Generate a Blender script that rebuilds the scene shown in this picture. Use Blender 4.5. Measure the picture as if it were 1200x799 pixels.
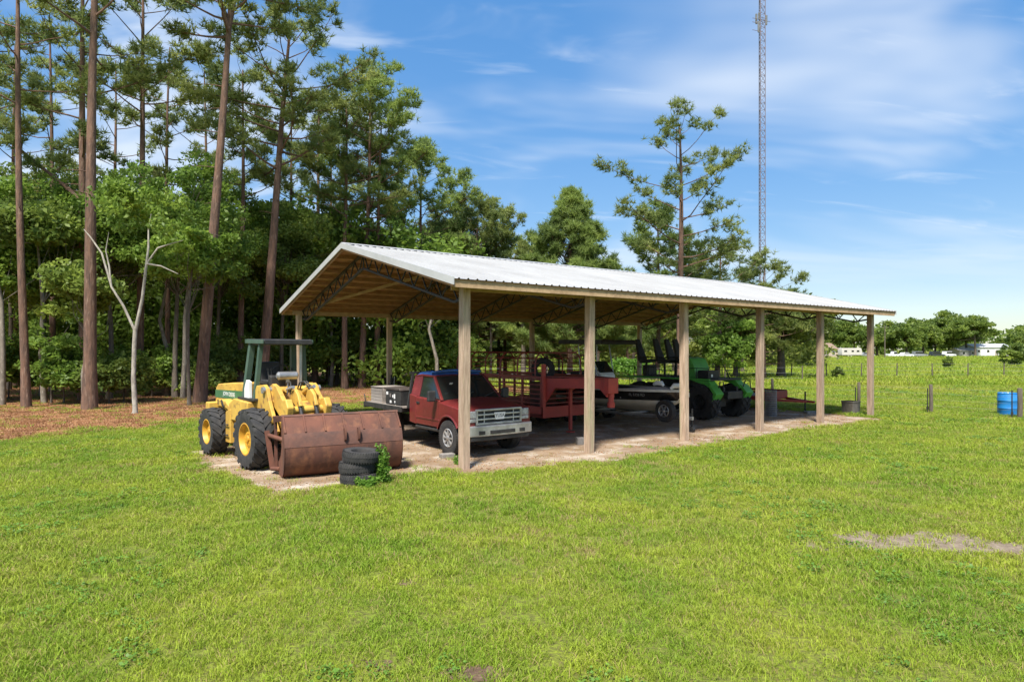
import bpy, bmesh, math, random
import numpy as np
from mathutils import Vector, Matrix, Euler, Quaternion

for o in list(bpy.data.objects): bpy.data.objects.remove(o)
SC = bpy.context.scene
COL = SC.collection
PI = math.pi
R = math.radians

# ------------------------------------------------------------ camera
FPX, HORIZON, CAMH = 733.6, 409.0, 2.616        # focal length in photo pixels, horizon row, eye height
cam = bpy.data.cameras.new('camera'); cam_o = bpy.data.objects.new('camera', cam); COL.objects.link(cam_o)
cam_o.location = (0, 0, CAMH); cam_o.rotation_euler = (R(90), 0, 0)
cam.sensor_width = 36.0; cam.lens = FPX / 1200 * 36.0
cam.shift_y = (HORIZON - 399.5) / 1200
cam.clip_start = 0.05; cam.clip_end = 5000
SC.camera = cam_o

# ------------------------------------------------------------ world, sun, exposure
SUN_EL, SUN_AZ = R(58), math.atan2(-0.97, -0.25)      # azimuth (math angle) of the direction TOWARDS the sun
W = bpy.data.worlds.new('World'); SC.world = W; W.use_nodes = True
def sky_nodes():
    nt = W.node_tree; n = nt.nodes; L = nt.links; n.clear()
    out = n.new('ShaderNodeOutputWorld'); bg = n.new('ShaderNodeBackground')
    sky = n.new('ShaderNodeTexSky'); sky.sky_type = 'NISHITA'; sky.sun_disc = False
    sky.sun_elevation = SUN_EL; sky.sun_rotation = PI/2 - SUN_AZ
    sky.air_density = 1.0; sky.dust_density = 0.35; sky.ozone_density = 3.2; sky.altitude = 0
    tc = n.new('ShaderNodeTexCoord')
    sep = n.new('ShaderNodeSeparateXYZ'); L.new(tc.outputs['Generated'], sep.inputs[0])
    def math_(op, a, b=None, c=None):
        m = n.new('ShaderNodeMath'); m.operation = op
        for i, v in enumerate((a, b, c)):
            if v is None: continue
            if isinstance(v, (int, float)): m.inputs[i].default_value = v
            else: L.new(v, m.inputs[i])
        return m.outputs[0]
    zz = math_('ADD', math_('MAXIMUM', sep.outputs[2], 0.0), 0.22)
    cx = math_('DIVIDE', sep.outputs[0], zz); cy = math_('DIVIDE', sep.outputs[1], zz)
    cmb = n.new('ShaderNodeCombineXYZ'); L.new(cx, cmb.inputs[0]); L.new(cy, cmb.inputs[1])
    def layer(off, rot, scl, nscale, detail, lo, hi, dist, amount):
        mp = n.new('ShaderNodeMapping'); mp.inputs['Location'].default_value = off
        mp.inputs['Rotation'].default_value = (0, 0, rot); mp.inputs['Scale'].default_value = scl
        L.new(cmb.outputs[0], mp.inputs[0])
        nz = n.new('ShaderNodeTexNoise'); nz.inputs['Scale'].default_value = nscale
        nz.inputs['Detail'].default_value = detail; nz.inputs['Roughness'].default_value = 0.55
        nz.inputs['Distortion'].default_value = dist; L.new(mp.outputs[0], nz.inputs['Vector'])
        mr = n.new('ShaderNodeMapRange'); mr.interpolation_type = 'SMOOTHSTEP'
        mr.inputs['From Min'].default_value = lo; mr.inputs['From Max'].default_value = hi
        mr.inputs['To Max'].default_value = amount; L.new(nz.outputs[0], mr.inputs['Value'])
        return mr.outputs[0]
    a = layer((2.6, 1.1, 0), R(-8), (0.5, 1.0, 1), 1.5, 4, 0.44, 0.72, 0.5, 0.85)
    b = layer((0.7, 3.3, 0), R(12), (0.5, 1.5, 1), 3.0, 5, 0.54, 0.76, 0.8, 0.5)
    fade = n.new('ShaderNodeMapRange'); fade.interpolation_type = 'SMOOTHSTEP'; fade.inputs['From Min'].default_value = 0.03; fade.inputs['From Max'].default_value = 0.22
    L.new(sep.outputs[2], fade.inputs['Value'])
    s = math_('MULTIPLY', math_('MINIMUM', math_('ADD', a, b), 0.85), fade.outputs[0])
    mix = n.new('ShaderNodeMix'); mix.data_type = 'RGBA'
    L.new(s, mix.inputs[0]); mix.inputs[7].default_value = (1.6, 1.74, 1.92, 1)
    gm_ = n.new('ShaderNodeGamma'); gm_.inputs[1].default_value = 0.40; L.new(sky.outputs[0], gm_.inputs[0])
    hs = n.new('ShaderNodeHueSaturation'); hs.inputs['Saturation'].default_value = 2.25; hs.inputs['Hue'].default_value = 0.510; hs.inputs['Value'].default_value = 0.80
    L.new(gm_.outputs[0], hs.inputs['Color']); L.new(hs.outputs[0], mix.inputs[6])
    L.new(mix.outputs[2], bg.inputs[0]); bg.inputs[1].default_value = 0.15
    L.new(bg.outputs[0], out.inputs[0])
sky_nodes()
sun = bpy.data.lights.new('sun', 'SUN'); sun.energy = 2.35; sun.angle = R(9); sun.color = (1.0, 0.955, 0.88)
sun_o = bpy.data.objects.new('sun', sun); COL.objects.link(sun_o)
sd = Vector((math.cos(SUN_EL)*math.cos(SUN_AZ), math.cos(SUN_EL)*math.sin(SUN_AZ), math.sin(SUN_EL)))
sun_o.rotation_euler = sd.to_track_quat('Z', 'Y').to_euler(); sun_o.location = (0, 0, 60)
vs = SC.view_settings
vs.view_transform = 'Standard'; vs.look = 'None'; vs.exposure = 1.94; vs.gamma = 1.0; vs.use_curve_mapping = False
SC.render.engine = 'CYCLES'
SC.cycles.use_denoising = True
SC.cycles.max_bounces = 10; SC.cycles.diffuse_bounces = 7; SC.cycles.transparent_max_bounces = 12

# ------------------------------------------------------------ helpers
def px(x, D): return (x - 600.0) * D / FPX            # photo column at a distance -> X
def gy(y): return FPX * CAMH / (y - HORIZON)          # photo row of a ground contact -> distance
TH = 0.6167; UX = Vector((math.cos(TH), math.sin(TH), 0)); VX = Vector((-math.sin(TH), math.cos(TH), 0))
P0 = Vector((-1.044, 13.65, 0))
BAY, WID, LEN, PH = 3.658, 12.03, 18.29, 3.97          # 12 ft bays, 40 ft wide, 60 ft long, 13 ft posts
def shed(u, v, z=0): return P0 + UX*u + VX*v + Vector((0, 0, z))

def link(o, parent=None):
    COL.objects.link(o)
    if parent: o.parent = parent
    return o
def tag(o, label=None, cat=None, group=None, kind=None):
    if label: o['label'] = label
    if cat: o['category'] = cat
    if group: o['group'] = group
    if kind: o['kind'] = kind
    return o
def empty(name, loc=(0,0,0), rz=0.0, label=None, cat=None, group=None, parent=None):
    o = bpy.data.objects.new(name, None); o.empty_display_size = 0.2
    link(o, parent); o.location = loc; o.rotation_euler = (0, 0, rz)
    return tag(o, label, cat, group)
def copy_tree(o, parent=None):
    c = o.copy(); COL.objects.link(c)
    c.parent = parent
    for ch in list(o.children): copy_tree(ch, c)
    return c

class MB:
    def __init__(s): s.v = []; s.f = []; s.m = []
    def add(s, vs_, fs, mi=0):
        b = len(s.v); s.v += [tuple(p) for p in vs_]
        for f in fs: s.f.append(tuple(i + b for i in f)); s.m.append(mi)
        return s
    def box(s, c, d, rot=None, mi=0, taper=(1, 1)):
        x, y, z = d[0]/2, d[1]/2, d[2]/2; tx, ty = taper
        P = [(-x,-y,-z),(x,-y,-z),(x,y,-z),(-x,y,-z),(-x*tx,-y*ty,z),(x*tx,-y*ty,z),(x*tx,y*ty,z),(-x*tx,y*ty,z)]
        if rot is not None:
            Mx = rot if isinstance(rot, Matrix) else Euler(rot).to_matrix()
            P = [Mx @ Vector(p) for p in P]
        c = Vector(c); P = [Vector(p) + c for p in P]
        return s.add(P, [(0,3,2,1),(4,5,6,7),(0,1,5,4),(1,2,6,5),(2,3,7,6),(3,0,4,7)], mi)
    def bar(s, a, b, w, h, mi=0, up=(0,0,1)):
        a = Vector(a); b = Vector(b); d = b - a; L_ = d.length
        if L_ < 1e-6: return s
        z = d.normalized(); u = Vector(up)
        if abs(z.dot(u)) > .98: u = Vector((1, 0, 0))
        x = u.cross(z).normalized(); y = z.cross(x)
        return s.box((a + b)/2, (w, h, L_), Matrix((x, y, z)).transposed(), mi)
    def tube(s, pts, rad, n=8, mi=0, cap=True, closed=False):
        pts = [Vector(p) for p in pts]
        if not hasattr(rad, '__len__'): rad = [rad]*len(pts)
        b = len(s.v); k = len(pts); up = None
        for i, p in enumerate(pts):
            if closed: t = pts[(i+1) % k] - pts[i-1]
            elif i == 0: t = pts[1] - p
            elif i == k-1: t = p - pts[i-1]
            else: t = pts[i+1] - pts[i-1]
            t.normalize()
            if up is None:
                up = Vector((0,0,1)) if abs(t.z) < .9 else Vector((1,0,0))
            x = up.cross(t)
            if x.length < 1e-4: x = Vector((1,0,0)).cross(t)
            x.normalize(); y = t.cross(x); up = y
            for j in range(n):
                a = 2*PI*j/n; q = p + (x*math.cos(a) + y*math.sin(a))*rad[i]; s.v.append(tuple(q))
        rng = k if closed else k-1
        for i in range(rng):
            i2 = (i+1) % k
            for j in range(n):
                j2 = (j+1) % n
                s.f.append((b+i*n+j, b+i*n+j2, b+i2*n+j2, b+i2*n+j)); s.m.append(mi)
        if cap and not closed:
            s.f.append(tuple(b+j for j in reversed(range(n)))); s.m.append(mi)
            s.f.append(tuple(b+(k-1)*n+j for j in range(n))); s.m.append(mi)
        return s
    def cyl(s, a, b, r1, r2=None, n=12, mi=0):
        return s.tube([a, b], [r1, r1 if r2 is None else r2], n, mi)
    def prism(s, poly, y0, y1, mi=0, axis='y', scale1=None):
        # poly: (x,z) pairs (axis y), (x,y) pairs (axis z) or (y,z) pairs (axis x)
        def pt(p, t):
            return {'y': (p[0], t, p[1]), 'z': (p[0], p[1], t), 'x': (t, p[0], p[1])}[axis]
        n = len(poly); A = [pt(p, y0) for p in poly]
        q = poly if scale1 is None else scale1
        B = [pt(p, y1) for p in q]
        fs = [tuple(range(n)), tuple(range(2*n-1, n-1, -1))] + [(i, i+n, (i+1) % n + n, (i+1) % n) for i in range(n)]
        return s.add(A + B, fs, mi)
    def lathe(s, prof, c=(0,0,0), axis='y', n=24, mi=0, close=False):
        # prof: list of (r, t) ; t along the axis
        b = len(s.v); c = Vector(c)
        for r, t in prof:
            for j in range(n):
                a = 2*PI*j/n; p, q = r*math.cos(a), r*math.sin(a)
                s.v.append(tuple(c + Vector({'y': (p, t, q), 'z': (p, q, t), 'x': (t, p, q)}[axis])))
        k = len(prof)
        for i in range(k if close else k-1):
            i2 = (i+1) % k
            for j in range(n):
                j2 = (j+1) % n
                s.f.append((b+i*n+j, b+i2*n+j, b+i2*n+j2, b+i*n+j2)); s.m.append(mi)
        return s
    def build(s, name, mat, parent=None, smooth=None, bevel=0.0, seg=2, label=None):
        me = bpy.data.meshes.new(name); me.from_pydata(s.v, [], s.f)
        mats = mat if isinstance(mat, (list, tuple)) else [mat]
        for m_ in mats: me.materials.append(m_)
        if len(mats) > 1: me.polygons.foreach_set('material_index', s.m)
        bm = bmesh.new(); bm.from_mesh(me); bmesh.ops.recalc_face_normals(bm, faces=bm.faces); bm.to_mesh(me); bm.free()
        if smooth is not None:
            me.polygons.foreach_set('use_smooth', [True]*len(me.polygons)); me.set_sharp_from_angle(angle=R(smooth))
        o = link(bpy.data.objects.new(name, me), parent)
        if bevel:
            md = o.modifiers.new('bevel', 'BEVEL'); md.width = bevel; md.segments = seg; md.limit_method = 'ANGLE'; md.angle_limit = R(35)
            if smooth is None:
                me.polygons.foreach_set('use_smooth', [True]*len(me.polygons)); md.harden_normals = True
        if label: o['label'] = label
        return o

_unit = {}
def unit_bar(name, a, b, w, h, mat, parent=None, round_=False):
    """one straight bar as an object of its own; alike bars share one unit mesh"""
    key = (mat.name, round_)
    if key not in _unit:
        m = MB()
        if round_: m.cyl((0,0,-.5), (0,0,.5), .5, n=10)
        else: m.box((0,0,0), (1,1,1))
        me = bpy.data.meshes.new(name); me.from_pydata(m.v, [], m.f); me.materials.append(mat)
        bm = bmesh.new(); bm.from_mesh(me); bmesh.ops.recalc_face_normals(bm, faces=bm.faces); bm.to_mesh(me); bm.free()
        if round_:
            me.polygons.foreach_set('use_smooth', [True]*len(me.polygons)); me.set_sharp_from_angle(angle=R(40))
        _unit[key] = me
    o = link(bpy.data.objects.new(name, _unit[key]), parent)
    a = Vector(a); b = Vector(b); d = b - a; z = d.normalized(); u = Vector((0,0,1))
    if abs(z.dot(u)) > .98: u = Vector((1,0,0))
    x = u.cross(z).normalized(); y = z.cross(x)
    o.matrix_local = Matrix.Translation((a+b)/2) @ Matrix((x, y, z)).transposed().to_4x4() @ Matrix.Diagonal((w, h, d.length, 1))
    return o

def text_mesh(name, body, size, mat, parent, mtx, extrude=0.002, align='CENTER', sx=1.0):
    cu = bpy.data.curves.new(name, 'FONT'); cu.body = body; cu.size = size; cu.extrude = extrude
    cu.align_x = align; cu.align_y = 'CENTER'; cu.resolution_u = 3
    t = bpy.data.objects.new(name, cu); COL.objects.link(t)
    dg = bpy.context.evaluated_depsgraph_get()
    me = bpy.data.meshes.new_from_object(t.evaluated_get(dg))
    bpy.data.objects.remove(t)
    me.materials.clear(); me.materials.append(mat)
    o = link(bpy.data.objects.new(name, me), parent); o.matrix_local = mtx @ Matrix.Diagonal((sx, 1, 1, 1))
    return o

# ------------------------------------------------------------ materials
def M(name, c1, c2=None, scale=4.0, rough=0.6, metal=0.0, bump=0.0, bscale=None, stretch=(1,1,1), c3=None, s3=None,
      lo=0.38, hi=0.62, lo3=0.55, hi3=0.7, spec=0.5, coat=0.0, coords='Object', detail=6.0, rvar=0.0, bdist=0.02):
    m = bpy.data.materials.new(name); m.use_nodes = True; nt = m.node_tree; n = nt.nodes; L = nt.links
    p = n['Principled BSDF']; p.inputs['Roughness'].default_value = rough; p.inputs['Metallic'].default_value = metal
    p.inputs['Specular IOR Level'].default_value = spec; p.inputs['Coat Weight'].default_value = coat
    p.inputs['Base Color'].default_value = (*c1, 1)
    if c2 is None and not bump: return m
    if coords == 'World':
        g = n.new('ShaderNodeNewGeometry'); src = g.outputs['Position']
    else:
        g = n.new('ShaderNodeTexCoord'); src = g.outputs[coords]
    mp = n.new('ShaderNodeMapping'); mp.inputs['Scale'].default_value = stretch; L.new(src, mp.inputs[0])
    def noise(sc_, det=detail):
        z = n.new('ShaderNodeTexNoise'); z.inputs['Scale'].default_value = sc_; z.inputs['Detail'].default_value = det
        z.inputs['Roughness'].default_value = 0.62; L.new(mp.outputs[0], z.inputs['Vector']); return z.outputs[0]
    def rng(v, a, b):
        r = n.new('ShaderNodeMapRange'); r.inputs['From Min'].default_value = a; r.inputs['From Max'].default_value = b
        L.new(v, r.inputs['Value']); return r.outputs[0]
    if c2 is not None:
        nz = noise(scale); f = rng(nz, lo, hi)
        mx = n.new('ShaderNodeMix'); mx.data_type = 'RGBA'; mx.inputs[6].default_value = (*c1, 1); mx.inputs[7].default_value = (*c2, 1)
        L.new(f, mx.inputs[0]); col = mx.outputs[2]
        if c3 is not None:
            f3 = rng(noise(s3 or scale*2.7), lo3, hi3)
            m3 = n.new('ShaderNodeMix'); m3.data_type = 'RGBA'; m3.inputs[7].default_value = (*c3, 1)
            L.new(col, m3.inputs[6]); L.new(f3, m3.inputs[0]); col = m3.outputs[2]
        L.new(col, p.inputs['Base Color'])
        if rvar:
            rr = n.new('ShaderNodeMapRange'); rr.inputs['To Min'].default_value = max(0.02, rough - rvar); rr.inputs['To Max'].default_value = min(1, rough + rvar)
            L.new(noise(scale*1.7), rr.inputs['Value']); L.new(rr.outputs[0], p.inputs['Roughness'])
    if bump:
        bp = n.new('ShaderNodeBump'); bp.inputs['Strength'].default_value = bump; bp.inputs['Distance'].default_value = bdist
        L.new(noise(bscale or scale*3), bp.inputs['Height']); L.new(bp.outputs[0], p.inputs['Normal'])
    return m

def leaf_mat(name, c1, c2, c3, nscale=0.5, trans=0.35, rough=0.5, tint='tint'):
    """foliage: colour by per-leaf attribute + broad noise, part of the light passing through"""
    m = bpy.data.materials.new(name); m.use_nodes = True; nt = m.node_tree; n = nt.nodes; L = nt.links
    p = n['Principled BSDF']; out = n['Material Output']; p.inputs['Roughness'].default_value = rough
    p.inputs['Specular IOR Level'].default_value = 0.35
    at = n.new('ShaderNodeAttribute'); at.attribute_name = tint
    g = n.new('ShaderNodeNewGeometry')
    z = n.new('ShaderNodeTexNoise'); z.inputs['Scale'].default_value = nscale; z.inputs['Detail'].default_value = 3; L.new(g.outputs['Position'], z.inputs['Vector'])
    a = n.new('ShaderNodeMix'); a.data_type = 'RGBA'; a.inputs[6].default_value = (*c1, 1); a.inputs[7].default_value = (*c2, 1)
    L.new(at.outputs['Fac'], a.inputs[0])
    r = n.new('ShaderNodeMapRange'); r.inputs['From Min'].default_value = .42; r.inputs['From Max'].default_value = .68; L.new(z.outputs[0], r.inputs['Value'])
    b = n.new('ShaderNodeMix'); b.data_type = 'RGBA'; b.inputs[7].default_value = (*c3, 1); L.new(a.outputs[2], b.inputs[6]); L.new(r.outputs[0], b.inputs[0])
    L.new(b.outputs[2], p.inputs['Base Color'])
    tr = n.new('ShaderNodeBsdfTranslucent'); L.new(b.outputs[2], tr.inputs[0])
    mx = n.new('ShaderNodeMixShader'); mx.inputs[0].default_value = trans
    L.new(p.outputs[0], mx.inputs[1]); L.new(tr.outputs[0], mx.inputs[2]); L.new(mx.outputs[0], out.inputs['Surface'])
    return m

MT = {}
MT['wood_post'] = M('weathered treated post wood', (0.50,0.365,0.260), (0.32,0.22,0.15), 5, .85, bump=.8, bscale=14, stretch=(4,4,.35), c3=(0.33,0.30,0.17), s3=2.0, coords='World')
MT['purlin'] = M('aged purlin lumber', (0.44,0.235,0.125), (0.30,0.155,0.08), 4, .85, bump=.3, stretch=(1,1,3), coords='World')
MT['deck'] = M('brown roof deck boards', (0.44,0.235,0.125), (0.31,0.16,0.085), 3, .9, bump=.2, coords='World')
MT['fascia'] = M('eave lumber', (0.44,0.30,0.17), (0.32,0.21,0.115), 4, .85, bump=.3, coords='World')
MT['truss'] = M('black painted truss steel', (0.018,0.017,0.016), (0.04,0.03,0.025), 6, .6, coords='World')
MT['white_roof'] = M('white ribbed roof metal', (0.36,0.36,0.355), (0.315,0.312,0.306), .8, .38, metal=.0, coords='World', c3=(0.26,0.25,0.235), s3=2.2, lo3=.62, hi3=.85, rvar=.08)
MT['trim'] = M('pale trim metal', (0.46,0.46,0.46), (0.40,0.40,0.395), 2, .4, coords='World')
MT['yellow'] = M('faded loader yellow paint', (0.60,0.38,0.065), (0.47,0.275,0.05), 2.2, .6, bump=.12, c3=(0.20,0.10,0.04), s3=5.0, lo3=.54, hi3=.70, rvar=.12)
MT['yellow_rim'] = M('yellow rim paint', (0.60,0.33,0.03), (0.48,0.24,0.03), 6, .5, c3=(0.25,0.12,0.05), s3=9, lo3=.6, hi3=.75)
MT['green_paint'] = M('loader green paint', (0.035,0.13,0.045), (0.05,0.15,0.075), 3, .5, c3=(0.10,0.11,0.06), s3=7, lo3=.62, hi3=.8)
MT['canopy_green'] = M('faded canopy green', (0.035,0.075,0.05), (0.06,0.10,0.072), 3, .6, c3=(0.14,0.12,0.08), s3=8, lo3=.62, hi3=.8)
MT['black'] = M('matt black plastic', (0.016,0.016,0.017), (0.035,0.033,0.03), 5, .6)
MT['rubber'] = M('dusty tyre rubber', (0.020,0.020,0.021), (0.042,0.039,0.036), 6, .85, bump=.3, bscale=30)
MT['rust'] = M('rusted bucket steel', (0.135,0.048,0.027), (0.070,0.029,0.019), 1.6, .8, bump=.35, bscale=14, c3=(0.22,0.09,0.042), s3=3.5, lo3=.52, hi3=.75, stretch=(1,1,.6))
MT['rust_dark'] = M('dark worn bucket steel', (0.075,0.034,0.024), (0.13,0.052,0.032), 3, .75, bump=.3, bscale=16)
MT['steel'] = M('dull galvanised steel', (0.42,0.42,0.42), (0.30,0.30,0.30), 5, .42, metal=.7)
MT['chrome'] = M('weathered chrome', (0.50,0.50,0.49), (0.34,0.33,0.32), 4, .34, metal=.5, rvar=.1)
MT['silver'] = M('silver grille plastic', (0.55,0.55,0.54), (0.45,0.45,0.44), 6, .35, metal=.4)
MT['red_paint'] = M('dusty dark red truck paint', (0.155,0.018,0.017), (0.12,0.016,0.015), 1.8, .42, coat=.15, c3=(0.24,0.045,0.035), s3=4, lo3=.55, hi3=.85, rvar=.1)
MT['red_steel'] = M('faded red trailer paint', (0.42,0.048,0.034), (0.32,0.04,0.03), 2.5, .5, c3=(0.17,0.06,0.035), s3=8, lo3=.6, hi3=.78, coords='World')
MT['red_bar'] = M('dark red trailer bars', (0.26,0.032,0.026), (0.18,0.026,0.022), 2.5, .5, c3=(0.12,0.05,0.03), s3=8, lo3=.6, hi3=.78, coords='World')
MT['white'] = M('plain white paint', (0.78,0.78,0.76), (0.68,0.67,0.64), 3, .45)
MT['boat_black'] = M('black boat gelcoat', (0.010,0.010,0.011), (0.016,0.015,0.015), 3, .22, coat=.4)
MT['boat_white'] = M('dull white hull', (0.56,0.51,0.43), (0.46,0.41,0.34), 2.5, .4)
MT['boat_deck'] = M('grey boat deck', (0.56,0.53,0.48), (0.44,0.41,0.37), 4, .7)
MT['grey_wood'] = M('weathered grey crate boards', (0.34,0.30,0.26), (0.22,0.19,0.165), 6, .9, bump=.3, stretch=(1,6,1))
MT['buggy_green'] = M('bright green buggy paint', (0.10,0.42,0.055), (0.08,0.33,0.05), 3, .45, c3=(0.07,0.10,0.04), s3=8, lo3=.62, hi3=.8)
MT['blue'] = M('crumpled blue tarp', (0.02,0.075,0.24), (0.03,0.11,0.33), 4, .5, bump=.7, bscale=9)
MT['blue_drum'] = M('blue plastic', (0.015,0.16,0.44), (0.02,0.20,0.50), 3, .4)
MT['dark_wood'] = M('dark weathered fence post', (0.085,0.068,0.05), (0.13,0.105,0.08), 7, .9, bump=.5, stretch=(3,3,.5))
MT['grey_block'] = M('grey concrete', (0.24,0.22,0.20), (0.17,0.155,0.14), 7, .9, bump=.4)
MT['wire'] = M('galvanised wire', (0.33,0.33,0.35), (0.25,0.25,0.26), 8, .5, metal=.5)
MT['tower'] = M('galvanised tower steel', (0.13,0.115,0.14), (0.17,0.125,0.13), 1.5, .7)
MT['antenna'] = M('antenna grey', (0.13,0.14,0.14), (0.20,0.20,0.20), 3, .6)
MT['pine_bark'] = M('reddish pine bark', (0.17,0.095,0.062), (0.085,0.052,0.038), 3.2, .95, bump=.9, bscale=6, stretch=(2.2,2.2,.45), c3=(0.24,0.16,0.115), s3=5, coords='World', bdist=.05)
MT['oak_bark'] = M('grey brown oak bark', (0.125,0.10,0.075), (0.07,0.056,0.042), 4, .95, bump=.7, bscale=8, stretch=(2,2,.6), c3=(0.20,0.18,0.15), s3=4, coords='World', bdist=.04)
MT['grey_bark'] = M('grey hardwood bark', (0.22,0.19,0.15), (0.13,0.11,0.085), 3, .9, bump=.5, bscale=10, stretch=(2,2,.8), c3=(0.32,0.29,0.24), s3=5, coords='World')
MT['pale_bark'] = M('pale lichen bark', (0.36,0.33,0.28), (0.22,0.195,0.16), 3, .9, bump=.6, bscale=10, stretch=(2,2,1), c3=(0.18,0.16,0.12), s3=6, lo3=.58, hi3=.72, coords='World')
MT['pine_leaf'] = leaf_mat('pine needles', (0.1793, 0.2312, 0.0654), (0.3749, 0.4078, 0.1115), (0.1465, 0.2037, 0.0654), .35, 0.55)
MT['pine_leaf_b'] = leaf_mat('fresh pine needles', (0.1814, 0.2647, 0.067), (0.3629, 0.4413, 0.1066), (0.1512, 0.2144, 0.0607), .35, 0.55)
MT['oak_leaf'] = leaf_mat('dark oak leaves', (0.1385, 0.2104, 0.0405), (0.327, 0.4067, 0.0712), (0.1154, 0.1739, 0.0405), .5, 0.55)
MT['bright_leaf'] = leaf_mat('light green leaves', (0.1513, 0.2527, 0.0385), (0.2823, 0.3959, 0.0616), (0.1209, 0.2022, 0.0338), .5, 0.55)
MT['olive_leaf'] = leaf_mat('olive green leaves', (0.1736, 0.212, 0.0449), (0.3203, 0.3457, 0.0734), (0.1334, 0.174, 0.0407), .4, 0.55)
MT['weed_leaf'] = leaf_mat('fresh weed leaves', (0.13, 0.27, 0.036), (0.2295, 0.3915, 0.054), (0.1071, 0.216, 0.036), 2, 0.55)
MT['glass'] = M('tinted window glass', (0.012,0.016,0.015), (0.02,0.024,0.022), 1, .06, spec=.7)
MT['lamp'] = M('headlamp lens', (0.44,0.45,0.45), (0.22,0.22,0.22), 9, .12, spec=.8)
MT['amber'] = M('amber lens', (0.45,0.12,0.015), None, rough=.25)

def piece_tint(m, lo, hi):
    """pieces of the same lumber or metal differ a little in tone"""
    nt = m.node_tree; n = nt.nodes; L = nt.links; p = n['Principled BSDF']; src = p.inputs['Base Color'].links[0].from_socket
    oi = n.new('ShaderNodeObjectInfo'); r = n.new('ShaderNodeMapRange'); r.inputs['To Min'].default_value = lo; r.inputs['To Max'].default_value = hi
    L.new(oi.outputs['Random'], r.inputs['Value']); h = n.new('ShaderNodeHueSaturation'); L.new(src, h.inputs['Color']); L.new(r.outputs[0], h.inputs['Value']); L.new(h.outputs[0], p.inputs['Base Color'])
piece_tint(MT['wood_post'], .78, 1.12); piece_tint(MT['white_roof'], .93, 1.04); piece_tint(MT['purlin'], .7, 1.2); piece_tint(MT['grey_wood'], .75, 1.2)
# ------------------------------------------------------------ the ground
def noise2(x, y, seed=0, octaves=3):
    """cheap smooth value noise on arrays, 0..1"""
    tot = np.zeros_like(x, dtype=float); amp = 1.0; nrm = 0.0
    for o in range(octaves):
        rs = np.random.RandomState(seed*17 + o); T = rs.rand(64, 64)
        fx = x*(2**o); fy = y*(2**o); ix = np.floor(fx).astype(int); iy = np.floor(fy).astype(int)
        tx = fx - ix; ty = fy - iy; tx = tx*tx*(3-2*tx); ty = ty*ty*(3-2*ty)
        g = lambda a, b: T[a % 64, b % 64]
        v = (g(ix,iy)*(1-tx) + g(ix+1,iy)*tx)*(1-ty) + (g(ix,iy+1)*(1-tx) + g(ix+1,iy+1)*tx)*ty
        tot += v*amp; nrm += amp; amp *= .5
    return tot/nrm

def smin(a, b, k):
    h = np.clip(.5 + .5*(b-a)/k, 0, 1); return b*(1-h) + a*h - k*h*(1-h)
def uv_of(X, Y):
    dx, dy = X - P0.x, Y - P0.y
    return dx*UX.x + dy*UX.y, dx*VX.x + dy*VX.y
def sd_box(u, v, u0, u1, v0, v1):
    qx = np.abs(u - (u0+u1)/2) - (u1-u0)/2; qy = np.abs(v - (v0+v1)/2) - (v1-v0)/2
    return np.hypot(np.maximum(qx,0), np.maximum(qy,0)) + np.minimum(np.maximum(qx,qy),0)
LD = Vector((-5.88, 15.26, 0)); LA = R(-47); LF = Vector((math.cos(LA), math.sin(LA), 0)); LS = Vector((-math.sin(LA), math.cos(LA), 0))
def dirt_sd(X, Y):
    u, v = uv_of(X, Y)
    w = (noise2(X*.35+7, Y*.35+3, 5) - .5)*1.5 + (noise2(X*1.7, Y*1.7, 6) - .5)*.9 + (noise2(X*5, Y*5, 8) - .5)*.4
    a = sd_box(u, v, -.4, 17.9, -.75, 9.5)
    lx = (X-LD.x)*LF.x + (Y-LD.y)*LF.y; ly = (X-LD.x)*LS.x + (Y-LD.y)*LS.y
    b = sd_box(lx, ly, -2.1, 4.05, -1.45, 1.6)
    c = sd_box(u, v, -3.4, .4, .1, 6.5)
    return smin(smin(a, b, .5), c, .5) + w*.55
def straw_sd(X, Y):
    w = (noise2(X*.16+2, Y*.16, 9) - .5)*6 + (noise2(X*.9, Y*.9, 4) - .5)*2
    edge = 19.0 + np.maximum(0, (X+14.5))*1.15 + np.clip(-(X+20), 0, 30)*.02
    edge = np.where(X > -9, 26.5 + (X+9)*1.15, edge)
    return (edge - Y)*.8 + w*.5
def gravel_sd(X, Y):
    cx, cy = 5.75, 8.4
    w = (noise2(X*1.5+4, Y*1.5, 12) - .5)*.9
    dx, dy = X-cx, Y-cy
    return np.hypot(dx/1.25, dy/.50)*.55 - .50 + w*.8 + (noise2(X*5, Y*5, 13) - .5)*.4
def bare_sd(X, Y):
    w = (noise2(X*2.2+1, Y*2.2+5, 15) - .5)*.7
    a = np.hypot((X+.35)/.7, (Y-5.05)/.4)*.4 - .12
    b = np.hypot((X+1.15)/1.0, (Y-5.2)/.6)*.35 - .06
    c = np.hypot((X+1.1)/.6, (Y-7.0)/.4)*.3 - .02
    return np.minimum(np.minimum(a, b), c) + w*.35

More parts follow.
